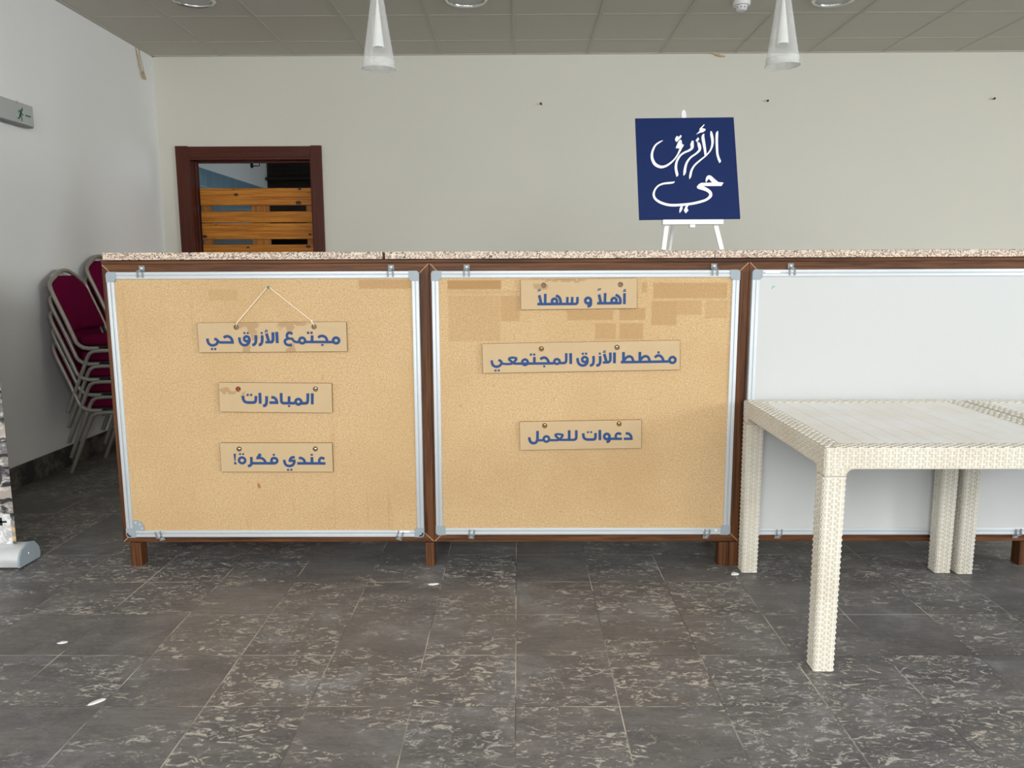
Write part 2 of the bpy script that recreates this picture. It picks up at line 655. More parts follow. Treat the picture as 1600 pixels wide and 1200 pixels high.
BOARD1, BOARD2, BOARD3 = (-1.0715, 3.285, 0.1375), (0.2845, 3.285, 0.147), (1.626, 3.285, 0.1445)
BANNER = (-2.635, 3.30, 0.0)
M = dict(
    wall=paint('wall_paint', (0.75, 0.725, 0.635)),
    wall_left=paint('wall_paint_lit', (0.91, 0.91, 0.895)),  # lighter, cooler wall paint: the stronger light on this side put into colour
    ceiling=paint('ceiling_panel', (0.60, 0.57, 0.50), 0.02),
    tbar=plain('ceiling_grid', (0.545, 0.515, 0.45), 0.6),
    floor=mat_floor(),
    skirting=mat_skirting(),
    trim_wood=wood('door_casing_wood', (0.075, 0.018, 0.0105), (0.105, 0.026, 0.015), 'z', 0.45),
    trim_wood_h=wood('door_casing_wood_across', (0.075, 0.018, 0.0105), (0.105, 0.026, 0.015), 'x', 0.45),
    pine=wood('stained_pine', (0.36, 0.115, 0.012), (0.66, 0.26, 0.036), 'x', 0.5),
    pine_v=wood('stained_pine_upright', (0.26, 0.09, 0.015), (0.46, 0.19, 0.04), 'z', 0.5),
    knot=plain('pine_knot', (0.06, 0.02, 0.006), 0.6),
    walnut_h=wood('walnut_laminate_across', (0.052, 0.0190, 0.0070), (0.170, 0.068, 0.026), 'x'),
    walnut_v=wood('walnut_laminate_upright', (0.048, 0.0175, 0.0065), (0.145, 0.056, 0.021), 'z'),
    mitre=plain('raw_chipboard_edge', (0.50, 0.28, 0.16), 0.7, var=0.2, scale=60),
    granite=mat_granite(),
    alu=plain('brushed_aluminium', (0.56, 0.59, 0.61), 0.48, 0.25, var=0.03, scale=8),
    alu_dark=plain('aluminium_groove', (0.42, 0.46, 0.50), 0.5, 0.3),
    cap=plain('grey_plastic', (0.30, 0.345, 0.375), 0.45, var=0.05),
    black=plain('black_plastic', (0.012, 0.012, 0.013), 0.5),
    clip=plain('zinc_clip', (0.25, 0.26, 0.265), 0.6, 0.3, var=0.15, scale=60),
    screw=plain('screw_head', (0.75, 0.75, 0.74), 0.3, 0.6),
    cork1=mat_cork('cork_left', [(-0.668, -0.437, 1.224, 1.262, 0.55), (-1.304, -1.18, 1.176, 1.224, 0.25)], True, BOARD1),
    cork2=mat_cork('cork_right', [(-0.294, -0.069, 1.220, 1.258, 0.85), (0.57, 0.88, 1.179, 1.244, 0.55), (0.521, 0.544, 1.204, 1.247, 0.5),
                                  (0.209, 0.404, 1.089, 1.13, 0.5), (0.43, 0.539, 1.089, 1.14, 0.55), (0.564, 0.671, 1.067, 1.169, 0.5), (0.655, 0.775, 1.110, 1.172, 0.38), (0.79, 0.885, 1.095, 1.172, 0.30), (-0.30, 0.0, 1.20, 1.215, 0.25),
                                  (0.328, 0.416, 1.008, 1.076, 0.45), (0.431, 0.532, 1.008, 1.076, 0.5),
                                  (-0.293, -0.073, 1.001, 1.194, 0.30), (-0.072, 0.009, 1.085, 1.193, 0.45)], False, BOARD2),
    board_white=mat_whiteboard(),
    fibre=mat_plaque('fibre_board', []),
    fibre_wet=mat_plaque('fibre_board_water_stained', [(-0.105, 0.055, 0.060, 0.022), (-0.085, 0.030, 0.026, 0.022), (-0.075, 0.000, 0.014, 0.014),
                                                       (-0.115, -0.050, 0.020, 0.026), (0.055, 0.052, 0.040, 0.018), (0.075, 0.035, 0.022, 0.014), (0.11, 0.058, 0.05, 0.008), (0.075, -0.050, 0.018, 0.026)]),
    fibre_spot=mat_plaque('fibre_board_corner_stain', [(-0.215, 0.030, 0.030, 0.010), (-0.185, 0.022, 0.026, 0.009), (-0.14, 0.012, 0.010, 0.022)]),
    fibre_top=mat_plaque('fibre_board_edge_stain', [(-0.158, 0.035, 0.026, 0.016), (-0.06, 0.060, 0.10, 0.006)]),
    fibre_edge=plain('burnt_shaded_edge', (0.16, 0.085, 0.035), 0.7),  # burnt edge brown, also used for the painted shadow line round the plaques
    hole=plain('shaded_hole_bottom', (0.27, 0.17, 0.10), 0.7, var=0.2, scale=120),  # brown that stands for the shade inside the plaque holes
    ink=plain('blue_lettering', (0.026, 0.070, 0.195), 0.55, spec=0.15, var=0.12, scale=30),
    brass=plain('brass_pin', (0.72, 0.50, 0.12), 0.18, 0.9),
    steel=plain('steel_pin', (0.75, 0.72, 0.68), 0.16, 0.9),
    red=plain('red_pin', (0.45, 0.02, 0.015), 0.3),
    green=plain('green_pin', (0.01, 0.16, 0.09), 0.3),
    twine=plain('cotton_twine', (0.90, 0.80, 0.62), 0.9, var=0.1, scale=200),
    sign_blue=plain('navy_board', (0.0095, 0.0225, 0.098), 0.55, spec=0.18, var=0.05, scale=6),
    sign_white=plain('white_vinyl', (0.88, 0.89, 0.87), 0.5),
    easel=plain('white_lacquer', (0.86, 0.86, 0.84), 0.4, var=0.02),
    cream=mat_table('cream_rattan_plastic', (0.665, 0.635, 0.56), (0.61, 0.55, 0.45)),
    cream_gap=mat_table('cream_plastic_darker_gaps', (0.56, 0.51, 0.41), (0.50, 0.43, 0.32)),  # darker tan for the core that shows between the strands
    planks=mat_planks(),
    fabric=plain('maroon_upholstery', (0.135, 0.0030, 0.034), 0.9, spec=0.05, var=0.15, scale=180),
    chair_metal=plain('champagne_metal', (0.42, 0.40, 0.36), 0.42, 0.6, var=0.08, scale=20),
    under=plain('black_seat_pan', (0.02, 0.018, 0.018), 0.7),
    chrome=plain('chrome_ring', (0.62, 0.62, 0.60), 0.15, 0.95),
    lens=plain('frosted_lens', (0.52, 0.53, 0.51), 0.35),
    detector=plain('white_plastic', (0.82, 0.82, 0.80), 0.4),
    glass=mat_glass('pendant_glass', 0.11),
    glass_rim=mat_glass('pendant_glass_rim', 0.26),
    diffuser=plain('white_diffuser', (0.90, 0.90, 0.88), 0.35),
    exit_panel=plain('frosted_acrylic', (0.47, 0.49, 0.47), 0.28, var=0.10, scale=7),
    exit_green=plain('exit_green', (0.006, 0.135, 0.075), 0.4),
    banner_alu=plain('silver_base', (0.66, 0.67, 0.68), 0.35, 0.45, var=0.03),
    banner_print=mat_ruins(),
    tape=plain('old_masking_tape', (0.58, 0.42, 0.22), 0.6, var=0.15, scale=40),
    iron=plain('dark_iron', (0.02, 0.018, 0.017), 0.5, 0.5),
    chip=plain('plaster_chip', (0.70, 0.69, 0.66), 0.8, var=0.12, scale=60),
    chip_grey=plain('mortar_flake', (0.22, 0.24, 0.25), 0.8, var=0.15, scale=60),
    tiles=mat_tiles(),
    slatwall=wood('dark_timber_boarding', (0.018, 0.012, 0.009), (0.045, 0.032, 0.025), 'x', 0.6),
    white_metal=plain('white_enamel', (0.72, 0.74, 0.75), 0.35),
    sticker=plain('paper_sticker', (0.85, 0.85, 0.84), 0.6),
    glue=plain('dried_glue', (0.38, 0.16, 0.035), 0.5),
    marker=plain('green_marker', (0.01, 0.42, 0.36), 0.5),
    glass_pane=mat_glass('window_glass', 0.04),
    frame_white=plain('window_frame_paint', (0.7, 0.7, 0.68), 0.5),
)

# writing on the plaques and the blue sign: strokes in 0.1 mm from each board's middle (blue sign: from its bottom middle)
LETTERING = {
 0: [["s",[[-2760,-34,101],[-2757,-139,101],[-2715,-251,101],[-2627,-317,101],[-2526,-324,101],[-2424,-295,101],[-2350,-224,101],[-2333,-143,101],[-2384,-78,101],[-2474,-53,101]]],["l",[[-2336,-123,97],[-2238,-205,97],[-1651,-211,97]]],["s",[[-2068,-4,105],[-1975,46,105],[-1863,45,105],[-1765,-17,105],[-1713,-129,105],[-1704,-255,105]]],["p",[[-2638,-439],[-2545,-440],[-2549,-533],[-2642,-532]]],["p",[[-2503,-440],[-2410,-441],[-2414,-534],[-2507,-533]]],["s",[[-1399,6,101],[-1395,-132,101],[-1349,-255,101],[-1251,-321,102],[-1129,-322,102],[-1035,-258,102],[-984,-157,102],[-979,-55,102]]],["o",[-1093,-62,110,104,102]],["p",[[-1215,228],[-1130,227],[-1133,142],[-1219,142]]],["p",[[-1073,226],[-988,226],[-991,140],[-1077,141]]],["s",[[-699,89,106],[-702,-78,106],[-718,-210,106],[-783,-301,106],[-875,-325,106]]],["s",[[-431,86,106],[-434,-81,106],[-454,-213,106],[-518,-304,106],[-595,-324,106]]],["p",[[-484,223],[-398,222],[-402,137],[-487,138]]],["l",[[-244,162,112],[-148,-216,112]]],["l",[[-305,-210,94],[-6,-213,94]]],["s",[[37,210,112],[29,16,112],[19,-126,112],[-46,-213,112]]],["s",[[-184,273,35],[-228,310,35],[-274,280,35],[-261,243,35],[-180,232,35]]],["l",[[-317,223,31],[-178,238,31]]],["l",[[197,225,112],[200,-254,112]]],["s",[[866,131,98],[766,183,98],[673,163,98],[623,82,98],[639,-10,98],[715,-68,98]]],["l",[[623,-67,90],[858,-65,90]]],["s",[[664,-67,98],[559,-115,98],[521,-192,98],[562,-288,98],[662,-340,98],[821,-342,98]]],["s",[[828,-52,94],[905,-165,94],[995,-211,94],[1158,-215,94]]],["o",[1263,-149,123,119,98]],["l",[[1373,-211,98],[2562,-223,98]]],["l",[[1692,66,106],[1680,-214,106]]],["p",[[1482,225],[1580,224],[1576,126],[1478,127]]],["p",[[1629,224],[1728,223],[1723,125],[1625,126]]],["s",[[1944,-26,102],[2050,32,102],[2173,31,102],[2272,-36,102],[2315,-149,102],[2316,-220,102]]],["p",[[2062,-298],[2165,-299],[2161,-384],[2058,-383]]],["o",[2703,-157,125,119,103]]],
 1: [["s",[[-1395,68,107],[-1392,-67,107],[-1332,-180,107],[-1212,-220,108],[-1057,-219,108]]],["s",[[-1057,-219,108],[-945,-216,108],[-877,-177,108],[-850,-63,108],[-844,68,108]]],["p",[[-1240,160],[-1143,161],[-1147,61],[-1244,60]]],["p",[[-1094,161],[-996,162],[-1000,62],[-1098,61]]],["l",[[-667,205,112],[-670,-270,112]]],["s",[[-384,64,112],[-390,-128,112],[-414,-275,112],[-473,-344,112],[-556,-356,112]]],["s",[[-183,14,108],[-68,-1,108],[22,-91,108],[55,-261,108]]],["l",[[-274,-218,108],[108,-215,108]]],["s",[[246,205,108],[242,-56,108],[254,-192,108],[335,-237,108]]],["l",[[312,-237,104],[816,-233,104]]],["l",[[582,67,104],[570,-230,104]]],["p",[[521,-319],[620,-319],[616,-400],[518,-401]]],["o",[975,-169,122,117,104]],["l",[[1096,-236,108],[1242,-235,108]]],["s",[[1219,-235,108],[1332,-219,108],[1377,-116,108],[1395,202,108]]],["l",[[1584,204,109],[1567,-278,109]]]],
 2: [["p",[[-1864,165],[-1755,165],[-1795,-166],[-1836,-166]]],["p",[[-1865,-203],[-1767,-203],[-1747,-309],[-1849,-308]]],["o",[-1503,-129,134,129,98]],["p",[[-1624,189],[-1533,189],[-1535,111],[-1626,111]]],["p",[[-1487,189],[-1396,189],[-1399,111],[-1490,111]]],["s",[[-1099,26,104],[-1098,-137,104],[-1108,-272,104],[-1158,-355,104],[-1265,-380,104]]],["l",[[-1089,-257,101],[-94,-259,102]]],["l",[[-693,164,119],[-817,-32,119]]],["s",[[-880,-35,101],[-721,-17,101],[-604,-55,101],[-518,-145,101],[-490,-259,101]]],["o",[-101,-139,127,118,99]],["p",[[-157,165],[-63,165],[-66,77],[-160,77]]],["s",[[333,-102,102],[341,-215,102],[407,-336,102],[546,-379,102],[681,-337,102],[755,-231,102],[770,-102,102]]],["l",[[813,-145,99],[517,-144,99]]],["s",[[571,-170,99],[598,-72,99],[669,-1,99],[796,8,99]]],["p",[[434,-504],[526,-504],[523,-592],[431,-591]]],["p",[[578,-504],[670,-504],[667,-592],[575,-592]]],["l",[[888,-261,102],[2118,-264,102]]],["s",[[970,-27,102],[1077,-27,102],[1171,-88,102],[1217,-186,102],[1220,-262,102]]],["l",[[1539,18,108],[1530,-263,108]]],["p",[[1485,160],[1586,160],[1584,78],[1483,78]]],["s",[[2080,-67,99],[1984,-18,99],[1909,-36,99],[1855,-112,99],[1855,-225,99]]]],
 3: [["l",[[-1721,206,30],[-1585,236,30]]],["l",[[-1738,142,35],[-1592,180,35]]],["l",[[-1748,-396,98],[-111,-406,97]]],["s",[[-138,-408,101],[-81,-375,101],[-63,-302,100],[-61,-116,100]]],["l",[[-1664,-22,105],[-1582,-395,106]]],["l",[[-1410,32,101],[-1418,-396,101]]],["o",[-1024,-286,106,106,101]],["s",[[-965,-51,101],[-854,-101,101],[-789,-202,101],[-766,-322,101],[-766,-402,101]]],["l",[[-482,-112,96],[-489,-405,97]]],["l",[[-280,-114,96],[-289,-407,97]]],["o",[383,-277,117,117,104]],["s",[[497,-294,101],[501,-401,102],[465,-487,102],[358,-526,102]]],["l",[[789,196,27],[926,228,26]]],["l",[[770,142,34],[919,184,34]]],["l",[[765,-393,96],[1767,-402,95]]],["l",[[842,-26,106],[922,-391,107]]],["l",[[1100,31,101],[1089,-393,101]]],["o",[1474,-288,102,105,99]],["s",[[1533,-53,101],[1637,-101,100],[1711,-187,101],[1739,-293,101],[1737,-425,101]]],["l",[[1910,15,100],[1907,-448,101]]],["s",[[1970,156,34],[1917,166,34],[1884,134,34],[1924,100,34]]],["l",[[1845,79,34],[1980,100,34]]]],
 4: [["s",[[-3797,-81,97],[-3790,-198,97],[-3740,-302,98],[-3629,-357,98],[-3516,-344,98],[-3422,-280,98],[-3383,-196,97],[-3419,-120,97],[-3515,-75,97]]],["s",[[-3410,-148,90],[-3328,-229,90],[-3197,-250,90],[-3010,-249,90],[-2898,-204,90],[-2822,-140,90],[-2731,-29,90]]],["s",[[-3086,-51,86],[-3026,-1,86],[-2895,19,86],[-2713,-25,86]]],["s",[[-3091,-37,90],[-2971,-137,90],[-2861,-230,90],[-2730,-243,90]]],["l",[[-2823,-240,94],[-1180,-260,94]]],["o",[-2388,-189,118,118,94]],["l",[[-1985,33,101],[-1992,-249,101]]],["p",[[-2179,181],[-2086,179],[-2087,85],[-2180,87]]],["p",[[-2039,178],[-1946,177],[-1947,83],[-2040,85]]],["s",[[-1739,-69,101],[-1627,-11,101],[-1515,-17,101],[-1431,-99,101],[-1385,-203,101],[-1376,-260,101]]],["p",[[-1619,-339],[-1526,-340],[-1526,-420],[-1619,-418]]],["p",[[-3694,-479],[-3605,-480],[-3606,-563],[-3696,-562]]],["p",[[-3554,-477],[-3464,-479],[-3466,-562],[-3555,-561]]],["l",[[-1353,-249,90],[-1129,-253,90]]],["o",[-1030,-182,116,101,94]],["l",[[-904,-250,94],[-736,-253,94]]],["s",[[-755,-252,98],[-671,-226,98],[-637,-123,97],[-634,168,97]]],["l",[[-448,165,108],[-446,-299,109]]],["s",[[-154,-47,101],[-144,-188,101],[-82,-312,101],[49,-371,101],[180,-341,101],[251,-252,101],[263,-129,101]]],["o",[151,-118,112,107,97]],["p",[[22,175],[115,174],[116,80],[23,81]]],["p",[[158,177],[251,175],[252,81],[159,83]]],["s",[[519,29,101],[524,-144,101],[512,-275,101],[451,-359,101],[364,-374,101]]],["s",[[797,24,101],[805,-149,101],[793,-280,101],[732,-364,101],[635,-379,101]]],["p",[[744,166],[833,164],[834,82],[744,84]]],["l",[[975,108,105],[1077,-263,105]]],["l",[[914,-258,90],[1170,-259,90]]],["s",[[1230,163,101],[1235,-44,101],[1222,-194,101],[1133,-260,101]]],["s",[[1043,232,34],[987,242,34],[950,209,34],[997,176,34]]],["l",[[913,165,32],[1049,181,32]]],["l",[[1411,160,108],[1410,-301,109]]],["l",[[1678,-258,98],[2956,-266,98],[3760,-266,98]]],["l",[[1792,172,105],[1792,-251,105]]],["s",[[1822,-176,98],[1923,-60,97],[2034,-17,97],[2138,-60,97],[2196,-174,98],[2203,-258,98]]],["l",[[2483,163,105],[2488,-254,105]]],["s",[[2514,-170,98],[2614,-63,97],[2725,-20,97],[2829,-63,97],[2888,-177,98],[2899,-262,98]]],["s",[[3116,-87,98],[3211,-13,97],[3323,-11,97],[3418,-83,98],[3474,-197,98],[3483,-265,98]]],["p",[[3223,176],[3320,174],[3322,77],[3225,79]]],["o",[3867,-204,126,124,98]]],
 5: [["s",[[-2208,-58,104],[-2201,-155,104],[-2149,-270,104],[-2042,-320,104],[-1930,-292,104],[-1873,-205,104],[-1856,-91,104],[-1851,216,103]]],["l",[[-1844,-196,90],[-1613,-201,90]]],["o",[-1472,-147,118,118,94]],["l",[[-1348,-202,90],[-1040,-207,90]]],["s",[[-1115,10,83],[-1037,53,83],[-935,60,83],[-730,12,83]]],["s",[[-1103,10,90],[-1004,-88,90],[-902,-178,90],[-799,-194,90]]],["s",[[-755,4,87],[-833,-100,87],[-937,-195,87],[-1074,-207,87]]],["l",[[-868,-196,90],[-267,-204,91]]],["l",[[-489,222,104],[-490,-200,104]]],["s",[[-184,217,101],[-184,-32,101],[-198,-147,101],[-284,-203,101]]],["s",[[115,77,101],[122,-55,101],[172,-153,101],[284,-199,101],[422,-202,101]]],["s",[[422,-202,101],[560,-201,101],[624,-161,101],[642,-65,101],[642,80,101]]],["p",[[273,160],[362,159],[363,81],[273,83]]],["p",[[411,161],[500,160],[500,82],[411,84]]],["l",[[829,214,104],[832,-236,105]]],["o",[1130,-82,115,117,101]],["s",[[1244,-111,98],[1247,-217,98],[1205,-301,98],[1111,-321,98]]],["l",[[1286,-186,95],[1781,-194,95]]],["s",[[1748,1,95],[1647,48,94],[1561,25,94],[1514,-53,94],[1520,-169,95]]],["s",[[1939,33,98],[2046,34,98],[2138,-34,98],[2183,-136,98],[2185,-248,98]]],["l",[[1859,-196,95],[2224,-202,95]]]],
 'blue': [["s",[[-1006,3706,24],[-1169,3618,68],[-1338,3481,78],[-1462,3255,92],[-1516,3028,107],[-1501,2802,126],[-1391,2576,145],[-1185,2454,140],[-975,2471,106],[-760,2594,87],[-542,2793,68],[-368,3043,73],[-246,3294,102],[-187,3471,122]]],["p",[[-461,3329],[-372,3548],[-284,3700],[-212,3737],[-178,3694],[-162,3508],[-80,3495],[-157,3344],[-311,3315]]],["p",[[-469,3777],[-386,3916],[-330,3898],[-313,3852],[-220,3953],[-173,3948],[-182,3846],[-270,3750],[-393,3624],[-450,3663]]],["s",[[316,3674,73],[273,3492,152],[266,3340,122],[132,3215,98],[-84,3116,88],[-278,2966,88],[-428,2717,97],[-490,2441,111],[-475,2216,121],[-453,2066,111],[-484,1980,24]]],["p",[[435,3693],[559,3840],[607,3743],[497,3596]]],["s",[[544,3604,88],[589,3438,147],[592,3236,110],[431,3061,83],[189,2887,83],[15,2662,92],[-77,2412,107],[-122,2163,111],[-170,2026,24]]],["s",[[1145,4126,59],[1160,3942,123],[1185,3687,118],[1155,3433,93],[1048,3181,68],[850,2956,63],[581,2732,73],[337,2508,78],[186,2259,92],[121,2010,97],[80,1861,19]]],["s",[[831,4001,37],[772,3856,128],[795,3563,135],[827,3234,112],[844,2943,97]]],["p",[[470,3968],[631,4137],[643,4252],[859,4468],[874,4425],[756,4277],[908,4237],[895,4161],[806,4085],[639,4043]]],["s",[[1448,4131,25],[1399,3991,111],[1374,3685,110],[1363,3356,110],[1366,3027,102],[1412,2799,112],[1449,2686,107],[1417,2610,24]]],["s",[[791,1714,40],[854,1870,122],[956,1947,167],[1113,1776,203],[1290,1630,190],[1499,1641,101]]],["p",[[1457,1518],[1563,1679],[1293,1690],[581,1677],[468,1613],[377,1497],[410,1405],[623,1525]]],["s",[[415,1522,76],[474,1483,177],[643,1429,189],[835,1330,161],[951,1204,146],[944,1048,131],[766,895,111],[493,795,115],[99,709,115],[-341,663,120],[-803,656,120],[-1164,751,120],[-1425,922,110],[-1515,1130,100],[-1459,1362,80],[-1306,1555,76],[-1083,1656,86],[-813,1687,96],[-642,1709,76],[-579,1760,15]]],["s",[[-305,637,60],[-361,470,120],[-428,297,20]]],["p",[[-110,648],[-26,626],[-91,519],[-40,402],[-163,262],[-242,405],[-180,545]]]],
}

# ------------------------------------------------------------------ the room
XL, XR, YB, YW2, ZC = -3.043, 7.6, 6.75, 9.55, 3.076
bm = new()
box(bm, XL - 0.2, XR + 0.2, FRONT_Y - 0.3, YW2 + 0.1, -0.12, 0.0)
struct('floor', bm, M['floor'])
bm = new()
box(bm, XL - 0.2, XR + 0.2, FRONT_Y - 0.1, YB + 0.15, ZC, ZC + 0.1)
struct('ceiling', bm, M['ceiling'])
bm = new()
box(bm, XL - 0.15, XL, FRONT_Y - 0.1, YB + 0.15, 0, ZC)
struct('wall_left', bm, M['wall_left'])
bm = new()
ys = [FRONT_Y - 0.1] + [q for w in SIDE_WINDOWS for q in w] + [YB + 0.15]
for i in range(0, len(ys), 2):
    box(bm, XR, XR + 0.15, ys[i], ys[i + 1], 0, ZC)
for ya, yb in SIDE_WINDOWS:
    box(bm, XR, XR + 0.15, ya, yb, 0, WIN_Z[0])
    box(bm, XR, XR + 0.15, ya, yb, WIN_Z[1], ZC)
struct('wall_right', bm, M['wall'])
for i, (ya, yb) in enumerate(SIDE_WINDOWS):
    bm = new()
    for a, b, c, d in ((ya, yb, WIN_Z[0], WIN_Z[0] + 0.05), (ya, yb, WIN_Z[1] - 0.05, WIN_Z[1]), (ya, ya + 0.05, WIN_Z[0], WIN_Z[1]),
                       (yb - 0.05, yb, WIN_Z[0], WIN_Z[1]), ((ya + yb) / 2 - 0.03, (ya + yb) / 2 + 0.03, WIN_Z[0], WIN_Z[1])):
        box(bm, XR + 0.03, XR + 0.09, a, b, c, d)
    struct('window_%d' % (i + 4), bm, M['frame_white'])
DX0, DX1, DZ = -2.800, -1.735, 2.255
bm = new()
box(bm, XL - 0.15, DX0, YB, YB + 0.15, 0, ZC)
box(bm, DX1, XR + 0.15, YB, YB + 0.15, 0, ZC)
box(bm, DX0, DX1, YB, YB + 0.15, DZ, ZC)
struct('wall_back', bm, M['wall'])
# window wall behind the viewer
bm = new()
xs = [XL - 0.15] + [q for w in WINDOWS for q in w] + [XR + 0.15]
for i in range(0, len(xs), 2):
    box(bm, xs[i], xs[i + 1], FRONT_Y - 0.1, FRONT_Y, 0, ZC)
for xa, xb in WINDOWS:
    box(bm, xa, xb, FRONT_Y - 0.1, FRONT_Y, 0, WIN_Z[0])
    box(bm, xa, xb, FRONT_Y - 0.1, FRONT_Y, WIN_Z[1], ZC)
struct('wall_front', bm, M['wall'])
for i, (xa, xb) in enumerate(WINDOWS):
    bm = new()
    for a, b, c, d in ((xa, xb, WIN_Z[0], WIN_Z[0] + 0.05), (xa, xb, WIN_Z[1] - 0.05, WIN_Z[1]), (xa, xa + 0.05, WIN_Z[0], WIN_Z[1]),
                       (xb - 0.05, xb, WIN_Z[0], WIN_Z[1]), ((xa + xb) / 2 - 0.03, (xa + xb) / 2 + 0.03, WIN_Z[0], WIN_Z[1])):
        box(bm, a, b, FRONT_Y - 0.08, FRONT_Y - 0.02, c, d)
    struct('window_%d' % (i + 1), bm, M['frame_white'])
# ceiling grid: exposed tee bars, 0.61 m module
CT, CX, CY1 = 0.60999, -0.02048, 6.3622
bm = new()
i = -4
while CX + i * CT < XR:
    x = CX + i * CT
    box(bm, x - 0.012, x + 0.012, FRONT_Y, YB, ZC - 0.0040, ZC + 0.002)
    i += 1
j = 0
while CY1 - j * CT > FRONT_Y:
    y = CY1 - j * CT
    box(bm, XL, XR, y - 0.012, y + 0.012, ZC - 0.0018, ZC + 0.002)
    j += 1
struct('trim_1', bm, M['tbar'])
bm = new()
box(bm, XL, XL + 0.022, FRONT_Y, YB, ZC - 0.006, ZC + 0.001)
box(bm, XL, XR, YB - 0.022, YB, ZC - 0.006, ZC + 0.001)
struct('trim_2', bm, M['tbar'])
bm = new()
box(bm, XL, XL + 0.014, FRONT_Y, YB, 0, 0.135, 0.002)
struct('baseboard_left', bm, M['skirting'])
bm = new()
box(bm, XL + 0.014, -2.9, YB - 0.014, YB, 0, 0.135, 0.002)
box(bm, -1.65, XR, YB - 0.014, YB, 0, 0.135, 0.002)
struct('baseboard_back', bm, M['skirting'])

# doorway with its timber casing
bm = new()
box(bm, DX0, DX0 + 0.022, YB - 0.02, YB + 0.17, 0, DZ, 0.003)
box(bm, DX1 - 0.022, DX1, YB - 0.02, YB + 0.17, 0, DZ, 0.003)
box(bm, DX0 + 0.022, DX1 - 0.022, YB - 0.02, YB + 0.17, DZ - 0.022, DZ, 0.003)
d1 = struct('door_1', bm, M['trim_wood'])
bm = new()
box(bm, DX0 + 0.022, DX0 + 0.036, YB + 0.075, YB + 0.11, 0, DZ - 0.022, 0.003)
box(bm, DX1 - 0.036, DX1 - 0.022, YB + 0.075, YB + 0.11, 0, DZ - 0.022, 0.003)
box(bm, DX0 + 0.036, DX1 - 0.036, YB + 0.075, YB + 0.11, DZ - 0.036, DZ - 0.022, 0.003)
build('door_stop', bm, M['trim_wood'], d1)
for xa, xb in ((-2.893, DX0 + 0.012), (DX1 - 0.012, -1.655)):
    bm = new()
    box(bm, xa, xb, YB - 0.028, YB - 0.001, 0, 2.347, 0.004)
    build('casing_upright', bm, M['trim_wood'], d1)
bm = new()
box(bm, DX0 + 0.012, DX1 - 0.012, YB - 0.025, YB - 0.001, 2.252, 2.342, 0.004)
build('casing_head', bm, M['trim_wood_h'], d1)

# the kitchen beyond the doorway
bm = new()
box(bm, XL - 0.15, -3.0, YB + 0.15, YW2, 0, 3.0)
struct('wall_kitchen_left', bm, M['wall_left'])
bm = new()
box(bm, -3.0, -2.992, YB + 0.15, YW2, 0, 2.268)
struct('trim_3', bm, M['tiles'])
bm = new()
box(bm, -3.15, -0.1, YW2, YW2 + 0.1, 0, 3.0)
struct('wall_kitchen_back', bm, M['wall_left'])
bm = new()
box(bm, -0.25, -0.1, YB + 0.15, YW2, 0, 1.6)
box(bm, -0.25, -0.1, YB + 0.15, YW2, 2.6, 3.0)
box(bm, -0.25, -0.1, YB + 0.15, 7.7, 1.6, 2.6)  # unseen opening, made up to go with the added kitchen fill
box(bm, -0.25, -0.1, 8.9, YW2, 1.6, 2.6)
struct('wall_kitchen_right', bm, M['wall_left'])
bm = new()
box(bm, -3.15, -0.1, YB + 0.15, YW2 + 0.1, 3.0, 3.1)
struct('ceiling_kitchen', bm, M['ceiling'])
t = thing('timber_shelving', 'dark timber shelving across the far wall of the room beyond the doorway', 'shelving', (-2.2, YW2, 0))
bm = new()
box(bm, -2.98, -0.6, YW2 - 0.06, YW2 - 0.012, 0, 2.98)
build('back_board', bm, M['slatwall'], t, off=t.location)
for k in range(12):
    z0 = 0.25 + k * 0.235
    bm = new()
    box(bm, -2.98, -0.6, YW2 - 0.16, YW2 - 0.061, z0, z0 + 0.035, 0.004)
    build('shelf', bm, M['slatwall'], t, off=t.location)

t = thing('tall_cabinet', 'tall white cabinet standing in the room behind the slatted gate', 'cabinet', (-2.78, 7.9, 0))
bm = new()
box(bm, -2.985, -2.575, 7.67, 8.15, 0.03, 1.90, 0.008)
build('body', bm, M['white_metal'], t, off=t.location)
bm = new()
box(bm, -2.983, -2.577, 7.645, 7.668, 0.06, 1.895, 0.006)
dr = build('door', bm, M['white_metal'], t, off=t.location)
bm = new()
box(bm, -2.62, -2.605, 7.62, 7.6449, 0.9, 1.15, 0.004)
build('handle', bm, M['alu'], dr, off=t.location)
bm = new()
box(bm, -2.97, -2.59, 7.68, 8.14, 0.0, 0.029)
build('plinth', bm, M['black'], t, off=t.location)

t = thing('wall_bracket', 'small black iron bracket high on the wall seen through the doorway', 'bracket', (-2.992, 8.98, 2.49))
bm = new()
tube(bm, [(0.012, -0.04, -0.02), (0.09, -0.04, -0.02), (0.09, -0.04, 0.07), (0.012, -0.04, 0.07)], 0.006, 8)
build('loop', bm, M['iron'], t)
bm = new()
box(bm, 0, 0.012, -0.06, -0.02, -0.04, 0.09)
build('plate', bm, M['iron'], t)

